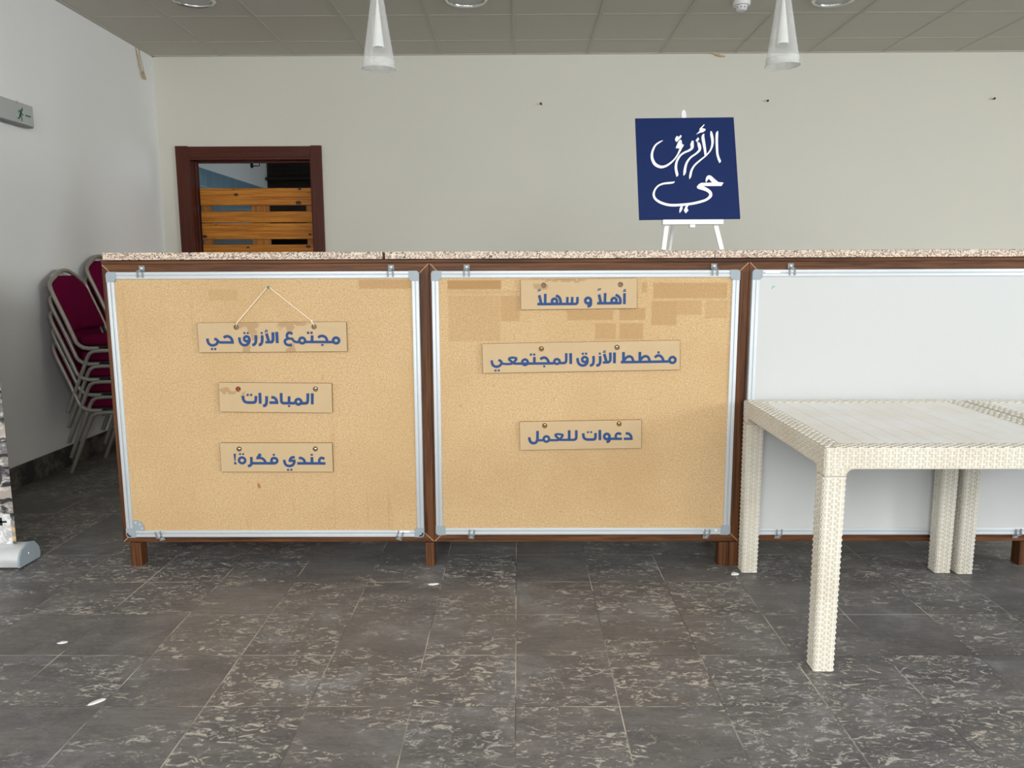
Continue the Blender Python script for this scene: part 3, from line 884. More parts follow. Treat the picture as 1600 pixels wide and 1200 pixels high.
# slatted pine gate in the doorway
GY = 6.86
t = thing('slatted_gate', 'stained pine pallet gate with wide horizontal slats filling the doorway', 'gate', (-2.26, GY, 0))
SL = [(1.864, 2.010), (1.719, 1.812), (1.576, 1.711), (1.435, 1.527), (1.290, 1.427), (1.145, 1.238), (1.000, 1.137), (0.855, 0.948),
      (0.710, 0.847), (0.565, 0.658), (0.420, 0.557), (0.275, 0.368), (0.130, 0.267)]
slats = []
for za, zb in SL:
    bm = new()
    box(bm, -2.755, -1.780, GY - 0.012, GY + 0.012, za, zb, 0.003)
    slats.append(build('slat', bm, M['pine'], t, off=t.location))
KN = [(0, (-2.44, 1.955), 0.016), (0, (-2.46, 2.0), 0.006), (0, (-1.885, 2.0), 0.012), (0, (-1.90, 1.885), 0.02), (2, (-2.63, 1.70), 0.006),
      (2, (-1.81, 1.615), 0.012), (2, (-2.735, 1.60), 0.018), (3, (-2.36, 1.505), 0.011), (3, (-1.83, 1.51), 0.018)]
for ks, (x, z), r in KN:
    bm = new()
    prism(bm, [(x + r * 1.3 * math.cos(a * math.pi / 7), z + r * 0.8 * math.sin(a * math.pi / 7)) for a in range(14)], 'y', GY - 0.0128, GY - 0.0118)
    build('knot', bm, M['knot'], slats[ks], off=t.location)
for xa, xb in ((-2.752, -2.692), (-2.318, -2.178), (-1.842, -1.783)):
    bm = new()
    box(bm, xa, xb, GY + 0.0125, GY + 0.075, 0, 1.995, 0.003)
    build('upright', bm, M['pine_v'], t, off=t.location)

# ------------------------------------------------------------------ bar counter
CF = 3.285
t = thing('bar_counter', 'long walnut laminate bar counter under the speckled granite tops, boards clipped to its front', 'counter', (0.3, 3.5, 0))
L0 = t.location
bm = new()
box(bm, -1.757, 2.330, CF + 0.020, 3.74, 0.108, 1.3465)
build('carcass', bm, M['walnut_v'], t, off=L0)
bm = new()
box(bm, -1.757, 2.330, CF - 0.002, CF + 0.0199, 1.3305, 1.3462, 0.002)
build('top_rail', bm, M['walnut_h'], t, off=L0)
BAYS = [(-1.757, -0.3725), (-0.3715, 0.9735), (0.9745, 2.330)]
FZ0, FZ1, FW = 0.108, 1.330, 0.072
for xa, xb in BAYS:
    for nm, poly, mt in (('rail', [(xa, FZ1), (xb, FZ1), (xb - FW, FZ1 - FW), (xa + FW, FZ1 - FW)], 'walnut_h'),
                         ('rail', [(xa, FZ0), (xb, FZ0), (xb - FW, FZ0 + FW), (xa + FW, FZ0 + FW)], 'walnut_h'),
                         ('stile', [(xa, FZ0), (xa + FW, FZ0 + FW), (xa + FW, FZ1 - FW), (xa, FZ1)], 'walnut_v'),
                         ('stile', [(xb, FZ0), (xb - FW, FZ0 + FW), (xb - FW, FZ1 - FW), (xb, FZ1)], 'walnut_v')):
        bm = new()
        prism(bm, poly, 'y', CF, CF + 0.0198)
        bmesh.ops.bevel(bm, geom=list(bm.edges), offset=0.0012, segments=1, affect='EDGES')
        build(nm, bm, M[mt], t, off=L0)
    for x, z, sx, sz in ((xa, FZ0, 1, 1), (xb, FZ0, -1, 1), (xa, FZ1, 1, -1), (xb, FZ1, -1, -1)):
        bm = new()
        beam(bm, (x + sx * 0.002, CF + 0.0006, z + sz * 0.002), (x + sx * FW, CF + 0.0006, z + sz * FW), 0.0030, 0.0022, (0, 1, 0))
        build('mitre_joint', bm, M['mitre'], t, off=L0, label='pale bare chipboard showing along the mitred corners')
for xa, xb in ((-1.7245, -1.676), (-0.4095, -0.371), (0.8855, 0.9300), (0.9315, 0.9735), (2.2105, 2.255)):
    bm = new()
    box(bm, xa, xb, CF - 0.012, CF + 0.045, 0, 0.1075, 0.0015)
    build('leg', bm, M['walnut_v'], t, off=L0)
for xa in (-1.70, -0.39, 0.93, 2.22):
    bm = new()
    box(bm, xa, xa + 0.045, 3.69, 3.735, 0, 0.1075)
    build('leg', bm, M['walnut_v'], t, off=L0)


def add_clip(x, z, s, tilt=0.0):
    """bent zinc clip: screw plate on the rail, two prongs over the board's edge; s = -1 hangs down, 1 reaches up"""
    b = new()
    box(b, -0.0125, 0.0125, -0.0045, -0.0025, -0.003, 0.022, 0.0008)
    for q in (-1, 1):
        box(b, q * 0.0105 - 0.0035, q * 0.0105 + 0.0035, -0.028, -0.0253, -0.028, 0.004, 0.0008)
        box(b, q * 0.0105 - 0.0035, q * 0.0105 + 0.0035, -0.028, -0.0025, -0.003, 0.001, 0.0006)
    box(b, -0.012, 0.012, -0.028, -0.0253, -0.003, 0.004, 0.0006)
    sc = new()
    lathe(sc, [(0.0001, 0.0095), (0.004, 0.0088), (0.0062, 0.0060), (0.0065, 0.0045)], 14)
    bmesh.ops.transform(sc, matrix=Matrix.Translation((0, 0, 0.011)) @ Matrix.Rotation(math.pi / 2, 4, 'X'), verts=sc.verts)
    X = Matrix.Translation((x, CF, z)) @ Matrix.Rotation(tilt, 4, 'Y') @ Matrix.Rotation(0 if s < 0 else math.pi, 4, 'Y')
    bmesh.ops.transform(b, matrix=X, verts=b.verts)
    bmesh.ops.transform(sc, matrix=X, verts=sc.verts)
    c = build('clip', b, M['clip'], t, off=L0, label='grey metal clip')
    build('screw', sc, M['screw'], c, True, off=L0)


for x in (-1.585, -0.532, -0.2137, 0.8253, 1.1463):
    add_clip(x, 1.3015, -1)
for x, tl in ((-1.5845, -0.18), (-0.5235, 0.30), (-0.2058, 0.10), (0.8287, 0.02), (1.1445, 0.0), (2.190, -0.05)):
    add_clip(x, 0.1375 if x < -0.4 else 0.1440, 1, tl)

SLABS = [(-1.7370, -0.5640, 'speckled pinkish granite top at the left end, below the doorway'),
         (-0.5530, 0.8205, 'speckled granite top in the middle, carrying most of the easel'),
         (0.8235, 2.360, 'speckled granite top at the right end, above the whiteboard')]
for xa, xb, lb in SLABS:
    b = new()
    box(b, xa, xb, 3.260, 3.80, 1.3468, 1.3778, 0.0022, 2)
    o = build('granite_top', b, M['granite'])
    tag(o, lb, 'countertop', 'granite tops along the bar')

# ------------------------------------------------------------------ boards on the counter front


def board(name, label, cat, org, w, h, panel_mat, broken=False, sticker=None, group=None, tape=None):
    t = thing(name, label, cat, org, group=group)
    F, D = 0.0305, 0.0225
    b = new()
    box(b, -w / 2 + 0.012, w / 2 - 0.012, -D + 0.0045, -0.001, 0.012, h - 0.012)
    build('panel', b, panel_mat, t)
    for (ax, xa, xb, za, zb) in (('x', -w / 2 + F, w / 2 - F, 0, F), ('x', -w / 2 + F, w / 2 - F, h - F, h), ('z', -w / 2, -w / 2 + F, F, h - F), ('z', w / 2 - F, w / 2, F, h - F)):
        b = new()
        box(b, xa, xb, -D + 0.003, -0.0005, za, zb, 0.001, 1)
        n = 2
        for k in range(n):
            u0, u1 = (0.02 + 0.52 * k, 0.46 + 0.52 * k)
            if ax == 'x':
                box(b, xa + 0.003, xb - 0.003, -D - 0.0012, -D + 0.0034, za + F * u0, za + F * u1, 0.0015, 2)
            else:
                box(b, xa + F * u0, xa + F * u1, -D - 0.0012, -D + 0.0034, za, zb, 0.0015, 2)
        build('frame_rail', b, M['alu'], t, True)
    for sx in (-1, 1):
        for sz in (-1, 1):
            E, R = 0.043, 0.013
            pts = []
            for k in range(7):
                a = math.pi / 2 * k / 6
                pts.append((E / 2 - R + R * math.sin(a) , E / 2 - R + R * math.cos(a)))
            pts += [(E / 2, -E / 2), (-E / 2 + 0.011, -E / 2), (-E / 2, -E / 2 + 0.011), (-E / 2, E / 2)]
            cx, cz = sx * (w / 2 + 0.001 - E / 2), (h + 0.001 - E / 2 if sz > 0 else E / 2 - 0.001)
            b = new()
            prism(b, [(cx + sx * x, cz + sz * z) for x, z in pts], 'y', -D - 0.003, -0.0008)
            bmesh.ops.bevel(b, geom=[e for e in b.edges if all(abs(v.co.y + D + 0.003) < 1e-5 for v in e.verts)], offset=0.0015, segments=2, affect='EDGES')
            c = build('corner_cap', b, M['cap'], t, True)
            if broken and sz < 0:
                b = new()
                for q in range(4):
                    a = math.pi / 2 * (q + 0.0) / 3
                    px, pz = cx + sx * (E / 2 - 0.018 + 0.011 * math.sin(a)), cz - (E / 2 - 0.018 + 0.011 * math.cos(a))
                    box(b, px - 0.0035, px + 0.0035, -D - 0.0034, -D - 0.0028, pz - 0.0035, pz + 0.0035)
                build('cap_hole', b, M['black'], c)
    if broken:
        b = new()
        px, pz, R = -w / 2 + 0.040, 0.038, 0.040
        pts = [(px + R * math.cos(a * math.pi / 20) * 1.0, pz + R * math.sin(a * math.pi / 20)) for a in range(-4, 15)]
        prism(b, pts + [(px - 0.03, pz + 0.030), (px - 0.03, pz - 0.01)], 'y', -D - 0.0008, -D + 0.0044)
        pv = build('pivot_plate', b, M['cap'], t)
        b = new()
        for a in (0.1, 0.75, 1.45):
            lathe_b = new()
            lathe(lathe_b, [(0.0001, 0.0016), (0.0035, 0.0010), (0.0042, 0)], 10)
            merge(b, lathe_b, Matrix.Translation((px + 0.029 * math.cos(a), -D - 0.0008, pz + 0.029 * math.sin(a))) @ Matrix.Rotation(math.pi / 2, 4, 'X'))
        build('screw', b, M['screw'], pv)
    if sticker:
        for (xa, xb, za, zb) in sticker:
            b = new()
            box(b, xa - org[0], xb - org[0], -D - 0.0017, -D - 0.0011, za - org[2], zb - org[2])
            build('paper_sticker', b, M['sticker'], t)
    return t


tb1 = board('corkboard', 'aluminium framed cork board at the left end, three plaques below a hung string', 'corkboard', BOARD1, 1.315, 1.160, M['cork1'], True,
      [(-0.536, -0.478, 0.158, 0.166)], 'cork boards on the bar front')
board('corkboard', 'aluminium framed cork board in the middle, with square dark patches near its top', 'corkboard', BOARD2, 1.291, 1.150, M['cork2'], False,
      [(0.812, 0.822, 0.163, 0.170), (0.862, 0.872, 0.163, 0.170)], 'cork boards on the bar front')
t3 = board('whiteboard', 'aluminium framed whiteboard on the right of the bar behind the cream tables', 'whiteboard', BOARD3, 1.287, 1.153, M['board_white'], False,
           [(1.035, 1.097, 1.282, 1.292)])
b = new()
mk = [(1.0655, 1.219), (1.068, 1.2265), (1.0735, 1.2305), (1.0785, 1.2285), (1.079, 1.224), (1.0755, 1.2262), (1.0705, 1.2235), (1.0685, 1.215)]
f = b.faces.new([b.verts.new((x - BOARD3[0], -0.0183, z - BOARD3[2])) for x, z in mk])
bmesh.ops.triangulate(b, faces=[f])
build('marker_smudge', b, M['marker'], t3, label='small green marker smudge')


# ------------------------------------------------------------------ plaques, string and pins
PY = CF - 0.0225 + 0.0045      # face of the cork


def plaque(label, xc, zc, w, h, tilt, holes, key, mat):
    t = thing('plaque', label, 'plaque', (xc, PY - 0.0002, zc), (0, -tilt, 0), 'lettered plaques on the cork boards')
    cu = bpy.data.curves.new('plaque_outline', 'CURVE')
    cu.dimensions = '2D'
    cu.fill_mode = 'BOTH'
    cu.extrude = 0.0034

    def loop(pts):
        sp = cu.splines.new('POLY')
        sp.points.add(len(pts) - 1)
        for p, q in zip(sp.points, pts):
            p.co = (q[0], q[1], 0, 1)
        sp.use_cyclic_u = True
    r = 0.003
    out = []
    for cx, cz, a0 in ((w / 2 - r, h / 2 - r, 0), (-w / 2 + r, h / 2 - r, 90), (-w / 2 + r, -h / 2 + r, 180), (w / 2 - r, -h / 2 + r, 270)):
        for k in range(4):
            a = math.radians(a0 + 30 * k)
            out.append((cx + r * math.cos(a), cz + r * math.sin(a)))
    loop(out)
    for hx, hz in holes:
        loop([(hx + 0.0102 * math.cos(-k * math.pi / 10), hz + 0.0102 * math.sin(-k * math.pi / 10)) for k in range(20)])
    tmp = bpy.data.objects.new('tmp_plaque', cu)
    C.objects.link(tmp)
    dg = bpy.context.evaluated_depsgraph_get()
    me = tmp.evaluated_get(dg).to_mesh()
    b = new()
    b.from_mesh(me)
    tmp.evaluated_get(dg).to_mesh_clear()
    bpy.data.objects.remove(tmp)
    bpy.data.curves.remove(cu)
    bmesh.ops.transform(b, matrix=Matrix(((1, 0, 0, 0), (0, 0, -1, -0.0060), (0, 1, 0, 0), (0, 0, 0, 1))), verts=b.verts)
    bmesh.ops.remove_doubles(b, verts=b.verts, dist=1e-5)
    for f in b.faces:
        f.normal_update()
        f.material_index = 0 if abs(f.normal.y) > 0.5 else 1
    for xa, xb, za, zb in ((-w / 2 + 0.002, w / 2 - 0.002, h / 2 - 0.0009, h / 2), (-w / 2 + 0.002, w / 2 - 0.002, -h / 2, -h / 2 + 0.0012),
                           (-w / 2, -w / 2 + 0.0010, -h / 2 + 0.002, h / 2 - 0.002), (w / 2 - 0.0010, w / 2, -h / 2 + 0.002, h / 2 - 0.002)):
        box(b, xa, xb, -0.0096, -0.0090, za, zb, mi=1)  # dark border strips: burnt edge and a thin shadow line in one colour
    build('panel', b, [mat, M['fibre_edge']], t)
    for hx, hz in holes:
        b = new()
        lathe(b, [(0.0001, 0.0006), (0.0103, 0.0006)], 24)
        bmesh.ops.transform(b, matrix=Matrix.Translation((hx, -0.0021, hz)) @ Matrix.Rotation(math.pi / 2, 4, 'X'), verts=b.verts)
        build('hole_shade', b, M['hole'], t)  # dark disc painting the shade at the back of each hole
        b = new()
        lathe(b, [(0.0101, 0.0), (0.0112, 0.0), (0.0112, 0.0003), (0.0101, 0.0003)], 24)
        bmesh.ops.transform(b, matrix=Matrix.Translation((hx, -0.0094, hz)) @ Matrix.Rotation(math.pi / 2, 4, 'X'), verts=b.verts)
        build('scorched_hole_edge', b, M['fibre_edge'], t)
    build('lettering', lettering_mesh(LETTERING[key], -0.0097, 1.14), M['ink'], t, label='blue lettering')
    return t


def pin(label, t, hx, hz, mat, kind):
    tl = -t.rotation_euler.y
    x = t.location.x + hx * math.cos(tl) - hz * math.sin(tl)
    z = t.location.z + hx * math.sin(tl) + hz * math.cos(tl)
    o = thing('thumbtack', label, 'pin', (x, PY, z), (0, 0, 0), 'tacks holding the plaques')
    b = new()
    lathe(b, [(0.0001, 0.0112), (0.0030, 0.0106), (0.0056, 0.0088), (0.0070, 0.0062), (0.0068, 0.0040), (0.0001, 0.0036)], 18)
    bmesh.ops.transform(b, matrix=Matrix.Rotation(math.pi / 2, 4, 'X'), verts=b.verts)
    build('head', b, mat, o, True)
    b = new()
    lathe(b, [(0.0006, -0.006), (0.0006, 0.0036)], 8, cap=True)
    bmesh.ops.transform(b, matrix=Matrix.Rotation(math.pi / 2, 4, 'X'), verts=b.verts)
    build('spike', b, M['steel'], o)
    return o


HO = [[(-0.1508, 0.0431), (0.1795, 0.0429)], [(-0.159, 0.036), (0.1726, 0.0387)], [(-0.1608, 0.0375), (0.1701, 0.0376)],
      [(-0.1476, 0.0384), (0.1735, 0.0373)], [(-0.1685, 0.0368), (0.1516, 0.0371)], [(-0.1538, 0.0437), (0.1655, 0.0463)]]
p0 = plaque('fibreboard plaque hung on string from the green tack, with brown water stains', -1.0395, 1.0219, 0.633, 0.127, 0.004, HO[0], 0, M['fibre_wet'])
p1 = plaque('fibreboard plaque with one red and one silver tack, second down on the left cork board', -1.0383, 0.7622, 0.486, 0.129, -0.011, HO[1], 1, M['fibre_spot'])
p2 = plaque('lowest fibreboard plaque on the left cork board, its lettering ending in an exclamation mark', -1.0470, 0.4993, 0.488, 0.130, -0.002, HO[2], 2, M['fibre'])
p3 = plaque('fibreboard plaque with empty holes at the very top of the middle cork board', 0.2575, 1.1988, 0.488, 0.126, 0.0095, HO[3], 3, M['fibre_top'])
p4 = plaque('longest fibreboard plaque, second down on the middle cork board', 0.2696, 0.9344, 0.838, 0.127, 0.0150, HO[4], 4, M['fibre'])
p5 = plaque('fibreboard plaque with two brass tacks, lowest on the middle cork board', 0.2700, 0.5954, 0.524, 0.126, 0.0150, HO[5], 5, M['fibre'])
pin('red tack in the left hole of the second plaque on the left cork board', p1, HO[1][0][0], HO[1][0][1] + 0.003, M['red'], 0)
pin('silver tack in the right hole of the plaque that also has a red tack', p1, HO[1][1][0], HO[1][1][1] + 0.003, M['steel'], 0)
pin('silver tack in the left hole of the exclamation mark plaque', p2, HO[2][0][0], HO[2][0][1] + 0.001, M['steel'], 0)
pin('silver tack in the right hole of the exclamation mark plaque', p2, HO[2][1][0], HO[2][1][1] + 0.001, M['steel'], 0)
pin('brass tack in the left hole of the longest plaque', p4, HO[4][0][0], HO[4][0][1] + 0.003, M['brass'], 0)
pin('silver tack in the right hole of the longest plaque', p4, HO[4][1][0], HO[4][1][1] + 0.003, M['steel'], 0)
pin('brass tack in the left hole of the lowest plaque on the middle cork board', p5, HO[5][0][0], HO[5][0][1] + 0.003, M['brass'], 0)
pin('brass tack in the right hole of the lowest plaque on the middle cork board', p5, HO[5][1][0], HO[5][1][1] + 0.003, M['brass'], 0)
gx, gz = -1.0468, 1.2320
o = thing('push_pin', 'green push pin holding the string above the water stained plaque', 'pin', (gx, PY, gz))
b = new()
lathe(b, [(0.0001, 0.013), (0.0045, 0.0125), (0.0048, 0.0105), (0.0028, 0.0085), (0.0028, 0.004), (0.0055, 0.0022), (0.0055, 0.0004), (0.0001, 0.0002)], 16)
bmesh.ops.transform(b, matrix=Matrix.Rotation(math.pi / 2, 4, 'X'), verts=b.verts)
build('head', b, M['green'], o, True)
# the string, tied through the two holes of the first plaque
b = new()
lx0, lz0, lx1, lz1 = HO[0][0][0], HO[0][0][1], HO[0][1][0], HO[0][1][1]
top = (gx + 1.0395, -0.0075, gz - 1.0219 + 0.003)
tube(b, [(lx0, -0.004, lz0 + 0.004), (lx0 + 0.001, -0.0118, lz0 + 0.013), (lx0 + 0.006, -0.0118, lz0 + 0.02), (top[0] - 0.004, -0.007, top[2] - 0.003), top,
         (top[0] + 0.005, -0.007, top[2] - 0.003), (lx1 - 0.010, -0.0118, lz1 + 0.026), (lx1 - 0.004, -0.0118, lz1 + 0.014), (lx1, -0.004, lz1 + 0.004)], 0.0017, 8)
lathe_b = new()
lathe(lathe_b, [(0.0001, 0.006), (0.0028, 0.003), (0.0032, 0), (0.0026, -0.004), (0.0001, -0.006)], 10)
merge(b, lathe_b, Matrix.Translation((lx1 - 0.008, -0.0128, lz1 + 0.022)))
tube(b, [(lx1 - 0.009, -0.0128, lz1 + 0.024), (lx1 - 0.004, -0.010, lz1 + 0.028)], 0.001, 6)
tube(b, [(lx1 - 0.009, -0.0128, lz1 + 0.024), (lx1 - 0.015, -0.009, lz1 + 0.029)], 0.001, 6)
build('string', b, M['twine'], p0, True)
# chipped brown spot low on the left cork
b = new()
pts = [(-1.137, 0.385), (-1.131, 0.381), (-1.127, 0.371), (-1.126, 0.362), (-1.131, 0.358), (-1.137, 0.361), (-1.141, 0.370), (-1.139, 0.377)]
prism(b, [(x - BOARD1[0], z - BOARD1[2]) for x, z in pts], 'y', -0.0187, -0.0179)
build('glue_spot', b, M['glue'], tb1, label='orange brown spot of dried glue')

# ------------------------------------------------------------------ blue sign on its easel
SW, SH, TH = 0.438, 0.479, math.radians(19.1)
t = thing('calligraphy_sign', 'square navy blue sign with white brush calligraphy on the white easel', 'sign', (0.748, 3.42, 1.5148), (-TH, math.radians(-0.35), 0))
b = new()
box(b, -SW / 2, SW / 2, 0, 0.006, 0, SH, 0.0008, 1)
build('panel', b, M['sign_blue'], t)
build('lettering', lettering_mesh(LETTERING['blue'], -0.0006), M['sign_white'], t, label='white brush calligraphy')

t = thing('table_easel', 'white tabletop easel standing on the granite top under the blue sign', 'easel', (0.752, 3.5, 1.3778))
L1 = t.location
ta = math.tan(TH)
E0 = Vector((0.752, 3.432, 1.5050))
b = new()
box(b, 0.628, 0.889, 3.398, 3.440, 1.4915, 1.5125, 0.002)
build('ledge', b, M['easel'], t, off=L1)
b = new()
box(b, 0.745, 0.768, 3.400, 3.425, 1.478, 1.4913, 0.002)
build('ledge_knob', b, M['easel'], t, off=L1)


def slope(z, off=0.0):
    return 3.4435 + off + (z - 1.5148) * ta


apex_z = 1.93
for x0, x1 in ((0.633, 0.728), (0.886, 0.776)):
    b = new()
    z0 = 1.378
    beam(b, (x0, slope(z0, 0.004), z0 + 0.004), (x1, slope(apex_z, 0.004), apex_z), 0.020, 0.012, (0, 1, 0), 0.0015)
    build('front_leg', b, M['easel'], t, off=L1)
b = new()
pts = []
for k in range(9):
    a = math.pi * k / 8
    pts.append((0.0105 * math.cos(a), 0.012 + 0.022 * math.sin(a)))
tb = new()
prism(tb, [(0.0105, -0.50)] + pts + [(-0.0105, -0.50)], 'y', -0.006, 0.006)
merge(b, tb, Matrix.Translation((0.752, slope(1.977, 0.020), 1.977)) @ Matrix.Rotation(-TH, 4, 'X'))
build('mast', b, M['easel'], t, off=L1)
b = new()
beam(b, (0.724, 3.735, 1.3795), (0.752, slope(1.86, 0.032), 1.86), 0.013, 0.010, (0, 1, 0), 0.0012)
build('rear_leg', b, M['easel'], t, off=L1)

# ------------------------------------------------------------------ cream rattan look tables
CP, RP = 0.0190, 0.0092        # strand pitch across, row pitch


def weave(bm, org, ud, vd, w, h, phase=0, taper=1.0):
    """moulded basket weave on a flat face: upright strands with short cross strands over every other one"""
    ud, vd = Vector(ud), Vector(vd)
    nd = ud.cross(vd).normalized()
    org = Vector(org)
    nc, nr = max(1, round(w / CP)), max(1, round(h / RP))
    cpx, rpx = w / nc, h / nr

    def P(u, v, n):
        uu = w / 2 + (u - w / 2) * (1 - (1 - taper) * (v / h))
        return org + ud * uu + vd * v + nd * n

    def pad(u0, u1, v0, v1, n, ins, low=-0.001):
        u0, u1 = max(0, u0), min(w, u1)
        if u1 - u0 < 0.003:
            return
        ins2 = min(ins, (u1 - u0) * 0.3)
        a = [bm.verts.new(P(*q, low)) for q in ((u0, v0), (u1, v0), (u1, v1), (u0, v1))]
        c = [bm.verts.new(P(*q, n)) for q in ((u0 + ins2, v0 + ins), (u1 - ins2, v0 + ins), (u1 - ins2, v1 - ins), (u0 + ins2, v1 - ins))]
        bm.faces.new(c)
        for i in range(4):
            bm.faces.new((a[i], a[(i + 1) % 4], c[(i + 1) % 4], c[i]))
    for c in range(nc):
        uc = (c + 0.5) * cpx
        pad(uc - 0.0042, uc + 0.0042, 0, h, 0.0014, 0.0012)
    for r in range(nr):
        for c in range(-1, nc + 1):
            if (c + r + phase) % 2:
                continue
            uc = (c + 0.5) * cpx
            pad(uc - 0.0135, uc + 0.0135, r * rpx + 0.0007, (r + 1) * rpx - 0.0007, 0.0024, 0.0015)


TW, TZ, LEG, APR, JZ = 0.900, 0.7490, 0.070, 0.069, 0.656


def make_table():
    t = thing('rattan_table', 'x', 'table')
    H2 = TW / 2
    bm = new()
    # apron boards and the four corner blocks
    for q in range(4):
        R = Matrix.Rotation(q * math.pi / 2, 4, 'Z')
        b = new()
        z0 = TZ - APR
        f = 0.024
        prof = [(-H2 + 0.004, JZ + 0.0008), (-H2 + LEG, JZ + 0.0008)]
        for k in range(7):
            a = math.pi / 2 * k / 6
            prof.append((-H2 + LEG + f * (1 - math.cos(a)), z0 - f + f * math.sin(a)))
        prof += [(-p[0], p[1]) for p in prof[::-1]]
        prof += [(H2 - 0.004, TZ - 0.004), (-H2 + 0.004, TZ - 0.004)]
        tb = new()
        prism(tb, prof, 'y', -H2 + 0.002, -H2 + 0.030, 1)
        merge(b, tb)
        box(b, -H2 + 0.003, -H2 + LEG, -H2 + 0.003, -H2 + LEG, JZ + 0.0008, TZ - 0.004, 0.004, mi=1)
        weave(b, (-H2 + 0.004, -H2 + 0.002, z0 + 0.002), (1, 0, 0), (0, 0, 1), TW - 0.008, APR - 0.006)
        weave(b, (-H2 + 0.004, -H2 + 0.002, JZ + 0.002), (1, 0, 0), (0, 0, 1), LEG - 0.006, z0 - JZ, 1)
        weave(b, (H2 - LEG + 0.002, -H2 + 0.002, JZ + 0.002), (1, 0, 0), (0, 0, 1), LEG - 0.006, z0 - JZ, 1)
        merge(bm, b, R)
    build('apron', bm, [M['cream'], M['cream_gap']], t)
    # woven rim round the top
    bm = new()
    RW = 0.070
    for q in range(4):
        R = Matrix.Rotation(q * math.pi / 2, 4, 'Z')
        b = new()
        prism(b, [(-H2 + 0.003, -H2 + 0.003), (H2 - 0.003, -H2 + 0.003), (H2 - RW, -H2 + RW), (-H2 + RW, -H2 + RW)], 'z', TZ - 0.006, TZ - 0.0018, 1)
        # strands laid across the rim
        n = 52
        for k in range(n):
            u = -H2 + (k + 0.5) * TW / n
            lim = min(RW, H2 - abs(u))
            for r in range(6):
                v0, v1 = 0.004 + r * 0.0112, 0.004 + (r + 1) * 0.0112
                if v1 > lim or (k + r) % 2:
                    continue
                tb = new()
                box(tb, u - 0.0078, u + 0.0078, -H2 + v0 + 0.0006, -H2 + v1 + 0.004, TZ - 0.003, TZ + 0.0006)
                merge(b, tb)
        merge(bm, b, R)
    build('rim', bm, [M['cream'], M['cream']], t)
    bm = new()
    n = 10
    w0 = (TW - 2 * RW) / n
    for k in range(n):
        xa = -H2 + RW + k * w0
        box(bm, xa + 0.0009, xa + w0 - 0.0009, -H2 + RW, H2 - RW, TZ - 0.012, TZ - 0.0012, 0.0008, 1)
    box(bm, -H2 + RW, H2 - RW, -H2 + RW, H2 - RW, TZ - 0.02, TZ - 0.0125)
    build('planked_top', bm, M['planks'], t, label='pale top of grooved planks')
    # one leg, tapering a little to the floor
    for q in range(4):
        R = Matrix.Rotation(q * math.pi / 2, 4, 'Z')
        b = new()
        a0, a1 = -H2 + 0.001, -H2 + 0.001 + LEG
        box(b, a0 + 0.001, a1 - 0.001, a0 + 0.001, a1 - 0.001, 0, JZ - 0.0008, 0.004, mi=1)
        hh = JZ - 0.003
        for (o_, u_) in (((a0, a0 + 0.0005, 0.001), (1, 0, 0)), ((a1 - 0.0005, a0, 0.001), (0, 1, 0)), ((a1, a1 - 0.0005, 0.001), (-1, 0, 0)), ((a0 + 0.0005, a1, 0.001), (0, -1, 0))):
            weave(b, Vector(o_) + Vector(u_) * 0.003, u_, (0, 0, 1), LEG - 0.006, hh)
        cx = (a0 + a1) / 2
        for v_ in b.verts:
            k = 0.93 + 0.07 * min(1, v_.co.z / JZ)
            v_.co.x = cx + (v_.co.x - cx) * k
            v_.co.y = cx + (v_.co.y - cx) * k
        bmesh.ops.transform(b, matrix=R, verts=b.verts)
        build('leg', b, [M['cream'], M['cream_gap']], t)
    return t


def copy_thing(root, loc, rotz=0.0):
    r = root.copy()
    C.objects.link(r)
    r.location = loc
    r.rotation_euler = (0, 0, rotz)
    for ch in root.children:
        c = ch.copy()
        C.objects.link(c)
        c.parent = r
        for g in ch.children:
            d = g.copy()
            C.objects.link(d)
            d.parent = c
    return r


tab = make_table()
tab.location = (1.4105, 2.801, 0)
tab.rotation_euler = (0, 0, math.radians(-0.35))
tag(tab, 'cream woven plastic table nearest the cork boards, three of its legs in full view', 'table', 'cream rattan tables')
tab2 = copy_thing(tab, (2.327, 2.785, 0.0), math.radians(-0.3))
tag(tab2, 'cream woven plastic table cut by the right edge of the photo, mostly out of view', 'table', 'cream rattan tables')

# ------------------------------------------------------------------ stacked banquet chairs
CWID = 0.44


def back_x(z):
    P = [(0.47, 0.0), (0.55, -0.030), (0.65, -0.070), (0.75, -0.112), (0.80, -0.130), (0.85, -0.143), (0.90, -0.150), (0.95, -0.154)]
    for (za, xa), (zb, xb) in zip(P, P[1:]):
        if z <= zb:
            return xa + (xb - xa) * max(0, (z - za)) / (zb - za)
    return P[-1][1]


